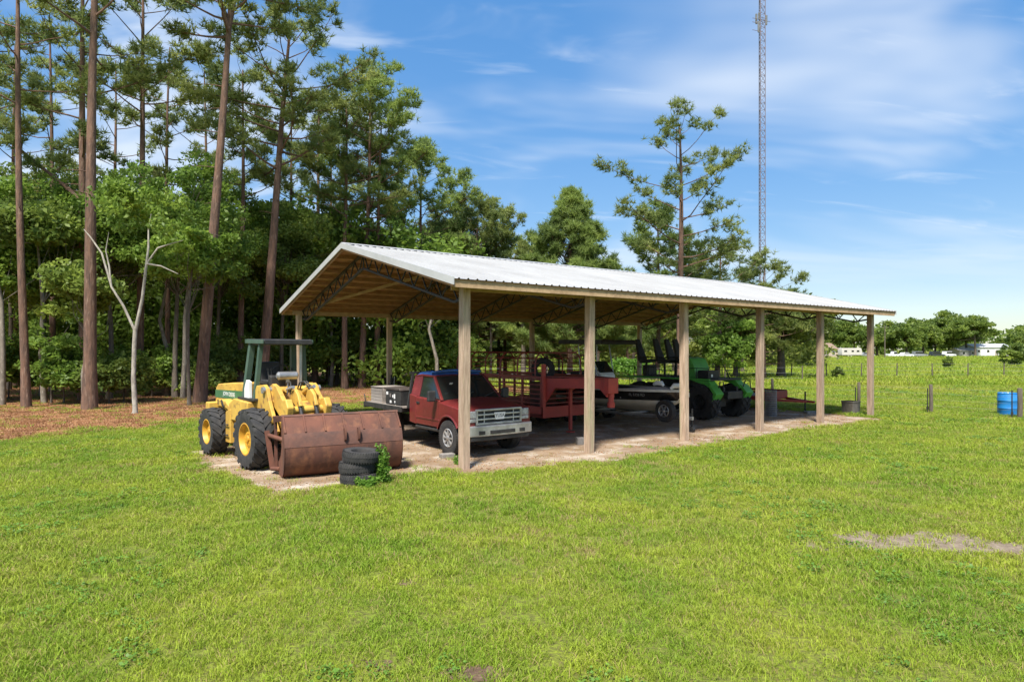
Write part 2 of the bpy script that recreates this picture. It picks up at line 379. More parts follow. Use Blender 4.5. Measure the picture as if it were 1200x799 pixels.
def sheet_mat(name, c1, c2, c3, s1, s3, rough=.95, bump=.4, bscale=20, alpha_scale=14):
    m = M(name, c1, c2, s1, rough, bump=bump, bscale=bscale, c3=c3, s3=s3, coords='World', lo=.36, hi=.64, lo3=.5, hi3=.72, spec=.15)
    nt = m.node_tree; n = nt.nodes; L = nt.links
    at = n.new('ShaderNodeAttribute'); at.attribute_name = 'edge'
    g = n.new('ShaderNodeNewGeometry'); z = n.new('ShaderNodeTexNoise'); z.inputs['Scale'].default_value = alpha_scale; z.inputs['Detail'].default_value = 4
    L.new(g.outputs['Position'], z.inputs['Vector'])
    a = n.new('ShaderNodeMath'); a.operation = 'ADD'; L.new(at.outputs['Fac'], a.inputs[0]); L.new(z.outputs[0], a.inputs[1])
    r = n.new('ShaderNodeMapRange'); r.inputs['From Min'].default_value = .82; r.inputs['From Max'].default_value = .95
    L.new(a.outputs[0], r.inputs['Value']); L.new(r.outputs[0], n['Principled BSDF'].inputs['Alpha'])
    return m

def sheet(name, sdf, x0, x1, y0, y1, step, mat, z0, amp, soft):
    """an irregular patch of ground: a fine grid kept where the signed distance is inside, relief in the mesh"""
    xs = np.arange(x0, x1, step); ys = np.arange(y0, y1, step)
    X, Y = np.meshgrid(xs, ys); d = sdf(X, Y)
    Z = z0 + amp*(noise2(X*1.9, Y*1.9, 21, 4) - .35) * np.clip(-d/.6 + .2, 0, 1)
    Z = np.maximum(Z, z0)
    nx, ny = len(xs), len(ys)
    V = np.stack([X, Y, Z], -1).reshape(-1, 3)
    keep = d < soft
    q = keep[:-1,:-1] & keep[1:,:-1] & keep[:-1,1:] & keep[1:,1:]
    jj, ii = np.nonzero(q); a = jj*nx + ii
    F = np.stack([a, a+1, a+1+nx, a+nx], 1)
    used = np.unique(F); mp = -np.ones(len(V), int); mp[used] = np.arange(len(used))
    me = bpy.data.meshes.new(name); me.from_pydata(V[used].tolist(), [], mp[F].tolist()); me.materials.append(mat)
    me.polygons.foreach_set('use_smooth', [True]*len(me.polygons))
    at = me.attributes.new('edge', 'FLOAT', 'POINT'); e = np.clip((soft - d)/(2*soft), 0, 1).reshape(-1)[used]
    at.data.foreach_set('value', e.astype(np.float32))
    o = link(bpy.data.objects.new(name, me)); o['kind'] = 'structure'
    return o

def lawn_color_nodes(nt, base_mix=None):
    """broad patches of fresh, yellowish and brownish turf, the same for the soil sheet and the blades (world position)"""
    n = nt.nodes; L = nt.links
    g = n.new('ShaderNodeNewGeometry')
    def noise(sc_, det, st=(1,1,0)):
        mp = n.new('ShaderNodeMapping'); mp.inputs['Scale'].default_value = st; L.new(g.outputs['Position'], mp.inputs[0])
        z = n.new('ShaderNodeTexNoise'); z.inputs['Scale'].default_value = sc_; z.inputs['Detail'].default_value = det; z.inputs['Roughness'].default_value = .6
        L.new(mp.outputs[0], z.inputs['Vector']); return z.outputs[0]
    def rng(v, a, b):
        r = n.new('ShaderNodeMapRange'); r.inputs['From Min'].default_value = a; r.inputs['From Max'].default_value = b; L.new(v, r.inputs['Value']); return r.outputs[0]
    def mix(f, a, b):
        m = n.new('ShaderNodeMix'); m.data_type = 'RGBA'; L.new(f, m.inputs[0])
        for i, c in ((6, a), (7, b)):
            if isinstance(c, tuple): m.inputs[i].default_value = (*c, 1)
            else: L.new(c, m.inputs[i])
        return m.outputs[2]
    c = mix(rng(noise(.55, 5), .36, .62), (0.165,0.270,0.020), (0.300,0.365,0.034))
    c = mix(rng(noise(.13, 3, (1,.8,0)), .50, .74), c, (0.350,0.360,0.048))
    c = mix(rng(noise(1.9, 4), .60, .78), c, (0.105,0.200,0.016))
    c = mix(rng(noise(.9, 5, (1.3,.9,0)), .66, .80), c, (0.31,0.25,0.075))
    return c, noise, rng, mix

gm = bpy.data.materials.new('turf soil'); gm.use_nodes = True
_c, _n, _r, _mx = lawn_color_nodes(gm.node_tree)
_c2 = _mx(_r(_n(18, 6), .22, .60), _c, (0.115,0.115,0.035))
_p = gm.node_tree.nodes['Principled BSDF']; _p.inputs['Roughness'].default_value = 1; _p.inputs['Specular IOR Level'].default_value = .05
gm.node_tree.links.new(_c2, _p.inputs['Base Color'])
_b = gm.node_tree.nodes.new('ShaderNodeBump'); _b.inputs['Strength'].default_value = .8; _b.inputs['Distance'].default_value = .05
gm.node_tree.links.new(_n(26, 5), _b.inputs['Height']); gm.node_tree.links.new(_b.outputs[0], _p.inputs['Normal'])
g = MB(); g.add([(-1500,-400,0),(1500,-400,0),(1500,2500,0),(-1500,2500,0)], [(0,1,2,3)])
ground = g.build('ground', gm); ground['kind'] = 'structure'; ground['label'] = 'mown yellow green lawn and pasture around the open shed'

dirt_m = sheet_mat('sandy dirt', (0.305,0.225,0.152), (0.20,0.135,0.085), (0.46,0.41,0.345), .7, 1.3)
straw_m = sheet_mat('pine straw litter', (0.32,0.155,0.07), (0.20,0.095,0.043), (0.41,0.265,0.14), 3.5, 9, bump=.8, bscale=30)
grav_m = sheet_mat('grey gravel', (0.235,0.185,0.135), (0.155,0.12,0.085), (0.31,0.255,0.19), 6, 20, bump=.9, bscale=40)
soil_m = sheet_mat('bare brown soil', (0.13,0.085,0.055), (0.09,0.06,0.04), (0.2,0.14,0.09), 6, 14, bump=.9, bscale=30)
d = sheet('dirt_floor', dirt_sd, -14, 19, 8, 32, .11, dirt_m, .006, .05, .30); d['label'] = 'sandy brown dirt floor under the pole shed and the loader'
d = sheet('pine_straw', straw_sd, -70, 14, 16, 70, .35, straw_m, .005, .10, 1.4); d['label'] = 'reddish brown pine straw along the edge of the woods'
d = sheet('gravel_patch', gravel_sd, 3.9, 6.95, 7.2, 9.6, .06, grav_m, .006, .02, .38); d['label'] = 'grey gravel patch worn through the lawn'
d = sheet('bare_soil', bare_sd, -3.2, 1.4, 4.2, 7.8, .05, soil_m, .006, .02, .10); d['label'] = 'small bare brown soil spots in the near lawn'

# ------------------------------------------------------------ grass (nobody could count it): one object, blades as geometry-node instances
bm_ = bpy.data.materials.new('grass blades'); bm_.use_nodes = True
def blade_material(m):
    nt = m.node_tree; n = nt.nodes; L = nt.links
    c, noise, rng, mix = lawn_color_nodes(nt)
    at = n.new('ShaderNodeAttribute'); at.attribute_name = 'tint'
    dry = rng(at.outputs['Fac'], .86, .92)
    light = rng(at.outputs['Fac'], 0, .8)
    hs = n.new('ShaderNodeHueSaturation'); L.new(c, hs.inputs['Color'])
    vr = n.new('ShaderNodeMapRange'); vr.inputs['To Min'].default_value = .78; vr.inputs['To Max'].default_value = 1.35; L.new(light, vr.inputs['Value']); L.new(vr.outputs[0], hs.inputs['Value'])
    cc = mix(dry, hs.outputs[0], (0.36,0.285,0.11))
    p = n['Principled BSDF']; p.inputs['Roughness'].default_value = .55; p.inputs['Specular IOR Level'].default_value = .3
    L.new(cc, p.inputs['Base Color'])
    tr = n.new('ShaderNodeBsdfTranslucent'); L.new(cc, tr.inputs[0])
    ms = n.new('ShaderNodeMixShader'); ms.inputs[0].default_value = .35
    L.new(p.outputs[0], ms.inputs[1]); L.new(tr.outputs[0], ms.inputs[2]); L.new(ms.outputs[0], n['Material Output'].inputs['Surface'])
blade_material(bm_)

def tuft_mesh(name, nb, rad, h, wdt, seed, mat):
    rs = np.random.RandomState(seed); V = []; F = []; T = []
    for i in range(nb):
        r = rad*math.sqrt(rs.rand()); a = rs.rand()*2*PI; bx, by = r*math.cos(a), r*math.sin(a)
        yaw = rs.rand()*2*PI; hh = h*(.5 + .7*rs.rand()); lean = hh*(.3 + 1.0*rs.rand()); la = rs.rand()*2*PI
        dx, dy = math.cos(yaw)*wdt/2, math.sin(yaw)*wdt/2; lx, ly = math.cos(la)*lean, math.sin(la)*lean
        b = len(V); t = rs.rand()
        V += [(bx-dx,by-dy,-.005),(bx+dx,by+dy,-.005),(bx+lx*.45+dx*.7,by+ly*.45+dy*.7,hh*.7),(bx+lx*.45-dx*.7,by+ly*.45-dy*.7,hh*.7),(bx+lx,by+ly,hh*.92)]
        F += [(b,b+1,b+2,b+3),(b+3,b+2,b+4)]; T += [t]*5
    me = bpy.data.meshes.new(name); me.from_pydata(V, [], F); me.materials.append(mat)
    at = me.attributes.new('tint', 'FLOAT', 'POINT'); at.data.foreach_set('value', np.array(T, np.float32))
    return me

def clover_mesh(name, nb, rad, h, seed):
    rs = np.random.RandomState(seed); V = []; F = []; T = []
    for i in range(nb):
        r = rad*math.sqrt(rs.rand()); a = rs.rand()*2*PI; c = Vector((r*math.cos(a), r*math.sin(a), h*(.4+.8*rs.rand()))); nr = Vector((rs.randn()*.35, rs.randn()*.35, 1)).normalized()
        t = nr.orthogonal().normalized(); b_ = nr.cross(t); sz = .010 + .012*rs.rand(); k = len(V); rr = rs.rand()*6.28
        for q in range(5): V.append(tuple(c + (t*math.cos(rr+q*2*PI/5) + b_*math.sin(rr+q*2*PI/5))*sz*(1 if q % 2 else .75)))
        F.append((k,k+1,k+2,k+3,k+4)); T += [rs.rand()]*5
    me = bpy.data.meshes.new(name); me.from_pydata(V, [], F); me.materials.append(clover_leaf)
    at = me.attributes.new('tint', 'FLOAT', 'POINT'); at.data.foreach_set('value', np.array(T, np.float32)); return me
clover_leaf = leaf_mat('lawn weed leaves', (0.10,0.21,0.025), (0.17,0.30,0.04), (0.09,0.18,0.02), 1.5, .3)
straw_dry = leaf_mat('dry thatch blades', (0.30,0.22,0.09), (0.42,0.33,0.15), (0.24,0.17,0.07), 1.5, .2)
def scatter_object(name, pts, yaw, scl, idx, meshes, label, cat=None):
    """points -> instances of the tuft meshes, in one object"""
    me = bpy.data.meshes.new(name); me.from_pydata([tuple(p) for p in pts], [], [])
    for nm, arr, ty in (('yaw', yaw, 'FLOAT'), ('scl', scl, 'FLOAT'), ('pick', idx, 'INT')):
        at = me.attributes.new(nm, ty, 'POINT'); at.data.foreach_set('value', np.asarray(arr, np.float32 if ty == 'FLOAT' else np.int32))
    o = link(bpy.data.objects.new(name, me)); tag(o, label, cat, kind='stuff')
    ng = bpy.data.node_groups.new(name, 'GeometryNodeTree')
    ng.interface.new_socket('Geometry', in_out='INPUT', socket_type='NodeSocketGeometry'); ng.interface.new_socket('Geometry', in_out='OUTPUT', socket_type='NodeSocketGeometry')
    n = ng.nodes; L = ng.links; gi = n.new('NodeGroupInput'); go = n.new('NodeGroupOutput')
    j = n.new('GeometryNodeGeometryToInstance')
    for m_ in reversed(meshes):
        src = bpy.data.objects.new(m_.name, m_)
        oi = n.new('GeometryNodeObjectInfo'); oi.inputs['Object'].default_value = src; oi.inputs['As Instance'].default_value = False
        L.new(oi.outputs['Geometry'], j.inputs[0])
    def attr(nm, ty):
        a = n.new('GeometryNodeInputNamedAttribute'); a.data_type = ty; a.inputs['Name'].default_value = nm; return a.outputs['Attribute']
    ip = n.new('GeometryNodeInstanceOnPoints')
    mp = n.new('GeometryNodeMeshToPoints'); L.new(gi.outputs[0], mp.inputs['Mesh'])
    L.new(mp.outputs[0], ip.inputs['Points']); L.new(j.outputs[0], ip.inputs['Instance']); ip.inputs['Pick Instance'].default_value = True
    L.new(attr('pick', 'INT'), ip.inputs['Instance Index'])
    cx = n.new('ShaderNodeCombineXYZ'); L.new(attr('yaw', 'FLOAT'), cx.inputs[2])
    er = n.new('FunctionNodeEulerToRotation'); L.new(cx.outputs[0], er.inputs[0]); L.new(er.outputs[0], ip.inputs['Rotation'])
    L.new(attr('scl', 'FLOAT'), ip.inputs['Scale']); L.new(ip.outputs[0], go.inputs[0])
    md = o.modifiers.new('blades', 'NODES'); md.node_group = ng
    return o

def grass():
    rs = np.random.RandomState(3)
    tufts = [tuft_mesh('grass_tuft', 46, .13, .060, .0075, s, bm_) for s in range(4)]
    P = []; S = []
    def band(y0, y1, dens, scale, half=.95):
        wmax = y1*half + 2.5; n_ = int((y1-y0)*2*wmax*dens)
        x = rs.uniform(-wmax, wmax, n_); y = rs.uniform(y0, y1, n_)
        ok = np.abs(x) < y*half + 2.5
        x, y = x[ok], y[ok]
        d_ = dirt_sd(x, y); st = straw_sd(x, y); gr = gravel_sd(x, y); ba = bare_sd(x, y)
        k = rs.rand(len(x))
        u, v = uv_of(x, y); inside = (u > -.4) & (u < 18) & (v > .3) & (v < 11.5)
        ok = ((d_ > .02) | (k < .05*np.exp(d_*2))) & ((st > .3) | (k < .10) | ((st > -1.2) & (noise2(x*.8, y*.8, 44) > .55))) & ((gr > -.02) | (k < .12)) & ((ba > .02) | (k < .08)) & ~(inside & (k > .04))
        ok &= ~(inside & (d_ < 0) & (k > .01))
        x, y = x[ok], y[ok]
        P.append(np.stack([x, y, np.zeros_like(x)], 1)); S.append(scale*(.65 + .7*rs.rand(len(x)))*(.75 + .5*noise2(x*.6, y*.6, 31)))
    band(3.0, 7, 110, .85); band(7, 12, 80, 1.0); band(12, 20, 48, 1.25); band(20, 34, 20, 1.7); band(34, 60, 7, 2.6)
    P = np.concatenate(P); S = np.concatenate(S)
    idx = rs.randint(0, 4, len(P))
    wn = noise2(P[:,0]*.45+9, P[:,1]*.45, 51); wk = rs.rand(len(P))
    idx = np.where((wn > .58) & (wk < .10), 4 + rs.randint(0, 2, len(P)), idx); idx = np.where((wn < .38) & (wk < .14), 6, idx)
    tufts += [clover_mesh('clover_patch', 34, .13, .045, s+80) for s in range(2)] + [tuft_mesh('dry_tuft', 34, .13, .05, .007, 90, straw_dry)]
    scatter_object('grass', P, rs.rand(len(P))*2*PI, S, idx, tufts, 'short mown yellow green lawn grass', 'grass')
    # taller rough pasture beyond the wire fence
    tall = [tuft_mesh('pasture_tuft', 26, .35, .26, .03, s+20, bm_) for s in range(3)]
    n_ = 9000; y = 44 + 170*rs.rand(n_)**1.6; x = rs.uniform(-.1, 1.0, n_)*y
    ok = noise2(x*.07, y*.07, 41) > .33
    x, y = x[ok], y[ok]; P = np.stack([x, y, np.zeros_like(x)], 1)
    scatter_object('pasture_grass', P, rs.rand(len(P))*2*PI, (.5 + .9*rs.rand(len(P)))*(1 + y/160), rs.randint(0, 3, len(P)), tall, 'taller rough pasture grass beyond the wire fence', 'grass')
    # fallen needles and chips on the straw
    lit = [tuft_mesh('straw_tuft', 30, .30, .035, .012, s+50, straw_blade) for s in range(3)]
    n_ = 9000; y = rs.uniform(17, 42, n_); x = rs.uniform(-1.0, 0.05, n_)*y
    ok = straw_sd(x, y) < .5; x, y = x[ok], y[ok]; P = np.stack([x, y, np.full_like(x, .03)], 1)
    scatter_object('straw_litter', P, rs.rand(len(P))*2*PI, .8 + 1.0*rs.rand(len(P)), rs.randint(0, 3, len(P)), lit, 'loose fallen pine needles on the brown forest floor', 'litter')
def stone_mesh(name, seed, mat):
    rs = np.random.RandomState(seed); m = MB(); P = []
    for (th_, n_) in ((0,1),(PI/3,5),(2*PI/3,5),(PI,1)):
        for q in range(n_): P.append(((math.sin(th_)*math.cos(q*2*PI/n_+th_))*(.8+.4*rs.rand())*.014, math.sin(th_)*math.sin(q*2*PI/n_+th_)*(.8+.4*rs.rand())*.012, math.cos(th_)*.008))
    F = [(0,1+q,1+(q+1)%5) for q in range(5)] + [(1+q,6+q,6+(q+1)%5,1+(q+1)%5) for q in range(5)] + [(11,6+(q+1)%5,6+q) for q in range(5)]
    me = bpy.data.meshes.new(name); me.from_pydata(P, [], F); me.materials.append(mat); return me
def pebbles():
    rs = np.random.RandomState(77); st = [stone_mesh('pebble', i, MT['grey_block']) for i in range(2)] + [tuft_mesh('dead_grass', 16, .12, .035, .007, 95, straw_dry), tuft_mesh('leaf_scrap', 9, .16, .012, .03, 96, straw_blade)]
    x = rs.uniform(-10, 17, 26000); y = rs.uniform(9.5, 27, 26000); d_ = dirt_sd(x, y); k = rs.rand(len(x))
    ok = (d_ < .05) & ((d_ > -1.3) | (k < .35)); x, y = x[ok], y[ok]; d_ = d_[ok]
    n_ = len(x); idx = np.where(rs.rand(n_) < .55, rs.randint(0,2,n_), rs.randint(2,4,n_))
    scatter_object('dirt_litter', np.stack([x,y,np.full(n_,.014)],1), rs.rand(n_)*6.28, .5+1.1*rs.rand(n_)**2, idx, st, 'small stones, leaf scraps and dead grass on the dirt', 'litter')
straw_blade = leaf_mat('straw blades', (0.27,0.125,0.058), (0.43,0.25,0.12), (0.21,0.10,0.045), 1.0, .1)
grass()
pebbles()
# ------------------------------------------------------------ the pole shed
EAVE_V, EAVE_Z, RIDGE_Z = -.49, 4.08, 5.68
SLOPE = (RIDGE_Z - EAVE_Z)/(WID/2 - EAVE_V); SA = math.atan(SLOPE)
U0, U1 = -.53, LEN + 1.0
def zr(v): return RIDGE_Z - abs(v - WID/2)*SLOPE
def build_shed():
    s = empty('pole_shed', P0, TH, 'long open pole shed with white ribbed metal roof on square wooden posts', 'shed')
    rs = random.Random(5)
    # posts: six in front, six at the back
    pm = MB(); pm.box((0,0,PH/2), (.19,.19,PH)); first = None
    for v in (0, WID):
        for i in range(6):
            if first is None:
                first = pm.build('post', MT['wood_post'], s, bevel=.012); o = first
            else:
                o = first.copy(); link(o, s)
            o.location = (BAY*i, v, 0); o.rotation_euler = (rs.uniform(-.006,.006), rs.uniform(-.006,.006), rs.uniform(-.05,.05))
    # roof sheets with trapezoid ribs, both slopes share one mesh
    n = 22; pw = (U1-U0)/n; Ls = (WID/2 - EAVE_V)/math.cos(SA)
    prof = []; step = pw/4
    for k in range(4):
        x = k*step; prof += [(x,0),(x+step*.36,0),(x+step*.44,.026),(x+step*.56,.026),(x+step*.64,0)]
    prof.append((pw,0))
    sh = MB(); k = len(prof); sag = [0, .004, .006, .004, 0]
    for j in range(5):
        y = Ls*j/4
        sh.v += [(p[0], y, p[1] - sag[j]) for p in prof]
    for j in range(4):
        for i in range(k-1): sh.f.append((j*k+i, j*k+i+1, (j+1)*k+i+1, (j+1)*k+i)); sh.m.append(0)
    base = None
    for side in (0, 1):
        for i in range(n):
            if base is None: base = sh.build('roof_sheet', MT['white_roof'], s); o = base
            else: o = base.copy(); link(o, s)
            if side == 0:
                o.matrix_local = Matrix.Translation((U0 + i*pw, EAVE_V, EAVE_Z)) @ Matrix.Rotation(SA, 4, 'X')
            else:
                o.matrix_local = Matrix.Translation((U0 + (i+1)*pw, WID - EAVE_V, EAVE_Z)) @ Matrix.Rotation(PI, 4, 'Z') @ Matrix.Rotation(SA, 4, 'X')
    rc = MB(); y = WID/2; zc = RIDGE_Z + .034
    rc.add([(U0-.03,y-.17,zc-.17*SLOPE),(U0-.03,y,zc+.012),(U0-.03,y+.17,zc-.17*SLOPE),(U1+.03,y-.17,zc-.17*SLOPE),(U1+.03,y,zc+.012),(U1+.03,y+.17,zc-.17*SLOPE)], [(0,1,4,3),(1,2,5,4)])
    rc.build('ridge_cap', MT['trim'], s)
    # decking, purlins, edge boards, gable trim
    for sg in (-1, 1):
        e = EAVE_V if sg < 0 else WID - EAVE_V; m_ = WID/2 + sg*.02
        for name, z0, z1, mat, u0, u1 in (('roof_deck', -.012, -.030, MT['deck'], U0+.02, U1-.02),):
            d_ = MB(); e2 = e - sg*.03
            d_.add([(u0,e2,zr(e2)+z0),(u1,e2,zr(e2)+z0),(u1,m_,zr(m_)+z0),(u0,m_,zr(m_)+z0),(u0,e2,zr(e2)+z1),(u1,e2,zr(e2)+z1),(u1,m_,zr(m_)+z1),(u0,m_,zr(m_)+z1)],
                   [(0,1,2,3),(7,6,5,4),(0,4,5,1),(1,5,6,2),(2,6,7,3),(3,7,4,0)])
            d_.build(name, mat, s)
        for i in range(11):
            v = WID/2 + sg*(.12 + i*.588)
            if abs(v - WID/2) > abs(e - WID/2) - .12: continue
            z = zr(v) - .030 - .07
            o = unit_bar('purlin', (U0+.05, v, z), (U1-.05, v, z), .14, .042, MT['purlin'], s)
            o.matrix_local = Matrix.Translation(((U0+U1)/2, v, z)) @ Matrix.Rotation(-sg*SA, 4, 'X') @ Matrix.Diagonal((U1-U0-.1, .042, .14, 1))
        f = MB(); ve = e - sg*.06; f.box(((U0+U1)/2, ve, zr(ve)-.115), (U1-U0-.06, .04, .15)); f.build('fascia_board', MT['fascia'], s)
        b = MB(); vb = 0 if sg < 0 else WID; b.box((LEN/2, vb - sg*.125, PH-.005), (LEN+.5, .045, .14)); b.build('eave_beam', MT['fascia'], s)
        for u in (U0, U1):
            su = -1 if u == U0 else 1
            g_ = MB(); a, c = (u + su*.012, e, zr(e)), (u + su*.012, WID/2 + sg*.002, RIDGE_Z)
            pts = [(a[1], a[2]-.13),(a[1], a[2]+.035),(c[1], c[2]+.035),(c[1], c[2]-.13)]
            g_.prism(pts, u, u + su*.03, axis='x'); g_.build('gable_trim', MT['trim'], s)
            r_ = MB(); ur = u - su*.03
            r_.prism([(e - sg*.1, zr(e - sg*.1)-.19),(e - sg*.1, zr(e - sg*.1)-.035),(WID/2 + sg*.003, RIDGE_Z-.035),(WID/2 + sg*.003, RIDGE_Z-.19)], ur, ur - su*.04, axis='x'); r_.build('rafter_board', MT['purlin'], s)
    # six black steel open-web trusses
    for i in range(6):
        u = BAY*i + (.13 if i in (0,) else 0)
        t = empty('truss', (u, 0, 0), parent=s)
        for sg in (-1, 1):
            top = lambda q: (0, WID/2 + sg*q, RIDGE_Z - q*SLOPE - .205)
            def bot(q):
                d_ = .46 if q < 5.4 else .46 - .2*(q-5.4)/.5
                return (0, WID/2 + sg*q, RIDGE_Z - q*SLOPE - .205 - d_)
            unit_bar('top_chord', top(0.0), top(6.05), .075, .06, MT['truss'], t)
            unit_bar('bottom_chord', bot(0.02), bot(5.4), .075, .055, MT['truss'], t)
            unit_bar('bottom_chord', bot(5.4), bot(5.9), .075, .055, MT['truss'], t)
            nseg = 16
            for k2 in range(nseg):
                q0 = 5.9*k2/nseg; q1 = 5.9*(k2+1)/nseg
                a, b = (top(q0), bot(q1)) if k2 % 2 == 0 else (bot(q0), top(q1))
                unit_bar('web_bar', a, b, .042, .042, MT['truss'], t, True)
        unit_bar('web_bar', (0, WID/2, RIDGE_Z-.205), (0, WID/2, RIDGE_Z-.67), .042, .042, MT['truss'], t, True)
    # diagonal wind braces under the deck and knee braces at the front
    def brace(a, b): unit_bar('brace', a, b, .035, .10, MT['fascia'], s)
    zb = lambda v: zr(v) - .205
    brace((.2, WID-.6, zb(WID-.6)), (3.4, WID/2+.6, zb(WID/2+.6)))
    brace((.2, .8, zb(.8)), (3.4, WID/2-.6, zb(WID/2-.6)))
    brace((LEN-.2, .8, zb(.8)), (LEN-3.4, WID/2-.6, zb(WID/2-.6)))
    return s
build_shed()

# ------------------------------------------------------------ wheels and tyres
def tyre_mb(Rr, w, rim, lug=0, lugn=20, n=36, lugh=.035):
    m = MB(); h = w/2
    m.lathe([(rim*.97,-h*.72),(rim*1.02,-h*.86),(rim+(Rr-rim)*.45,-h),(rim+(Rr-rim)*.82,-h*.93),(Rr*.985,-h*.72),(Rr,-h*.4),(Rr,h*.4),(Rr*.985,h*.72),(rim+(Rr-rim)*.82,h*.93),(rim+(Rr-rim)*.45,h),(rim*1.02,h*.86),(rim*.97,h*.72)], n=n, close=True)
    if lug:
        for i in range(lugn):
            for sd_ in (-1, 1):
                a = 2*PI*(i + (.25 if sd_ > 0 else 0)*2)/lugn
                sk = .30 if lug == 1 else .10
                P = []
                for (t, y) in ((0, sd_*h*.02), (1, sd_*h*.97)):
                    for da in (-.5, .5):
                        ang = a + sk*t*(1) + da*(.55*2*PI/lugn)*(.8 if t else 1)
                        for rr in ((Rr*.95 if t == 0 else Rr*.90), (Rr + lugh if t == 0 else Rr*.97 + lugh*.6)):
                            P.append((rr*math.cos(ang), y, rr*math.sin(ang)))
                m.add(P, [(0,1,3,2),(4,6,7,5),(1,5,7,3),(0,2,6,4),(0,4,5,1),(2,3,7,6)])
    return m
def rim_mb(rim, w, face, dish=.06, bolts=8, n=28, holes=0):
    # face: +1/-1 which side is outside; dish depth inwards
    h = w/2*.86; m = MB(); f = face
    m.lathe([(rim*1.04, f*h),(rim*.95, f*h*1.02),(rim*.90, f*(h-.03)),(rim*.84, f*(h-dish)),(rim*.5, f*(h-dish-.015)),(rim*.46, f*(h-dish+.02)),(rim*.22, f*(h-dish+.025)),(rim*.2, f*(h-dish+.06)),(.001, f*(h-dish+.065))], n=n)
    m.lathe([(rim*.98, -f*h),(rim*.9, -f*h*.9),(.001, -f*h*.6)], n=n)
    for i in range(bolts):
        a = 2*PI*i/bolts; c = (rim*.36*math.cos(a), f*(h-dish+.03), rim*.36*math.sin(a)); m.cyl((c[0], c[1]-.02, c[2]), (c[0], c[1]+.02, c[2]), rim*.035, n=6)
    return m
def wheel(parent, c, Rr, w, rim, face, rim_mat, lug=0, lugn=20, bolts=8, dish=.06, steer=0.0, lugh=.035, name='wheel'):
    e = empty(name, c, steer, parent=parent)
    tyre_mb(Rr, w, rim, lug, lugn, lugh=lugh).build('tyre', MT['rubber'], e, smooth=35)
    rim_mb(rim, w, face, dish, bolts).build('rim', rim_mat, e, smooth=35)
    return e
def spoke_rim(parent, rim, w, face, mat, n=8):
    h = w/2*.9; f = face; m = MB()
    m.lathe([(rim*1.03, f*h),(rim*.97, f*(h+.012)),(rim*.90, f*h),(rim*.86, f*(h-.05)),(rim*.84, -f*h*.8)], n=32)
    m.lathe([(rim*.30, f*(h-.03)),(rim*.28, f*(h+.01)),(rim*.16, f*(h+.03)),(.001, f*(h+.035))], n=20)
    for i in range(n):
        a = 2*PI*i/n; ca, sa = math.cos(a), math.sin(a)
        m.bar((rim*.2*ca, f*(h-.02), rim*.2*sa), (rim*.9*ca, f*(h-.015), rim*.9*sa), .04, rim*.22, up=(0,1,0))
    o = m.build('rim', mat, parent, smooth=40)
    k = MB(); k.lathe([(rim*.84, f*(h-.07)),(.001, f*(h-.075))], n=24); k.build('brake_disc', MT['black'], parent)
    return o

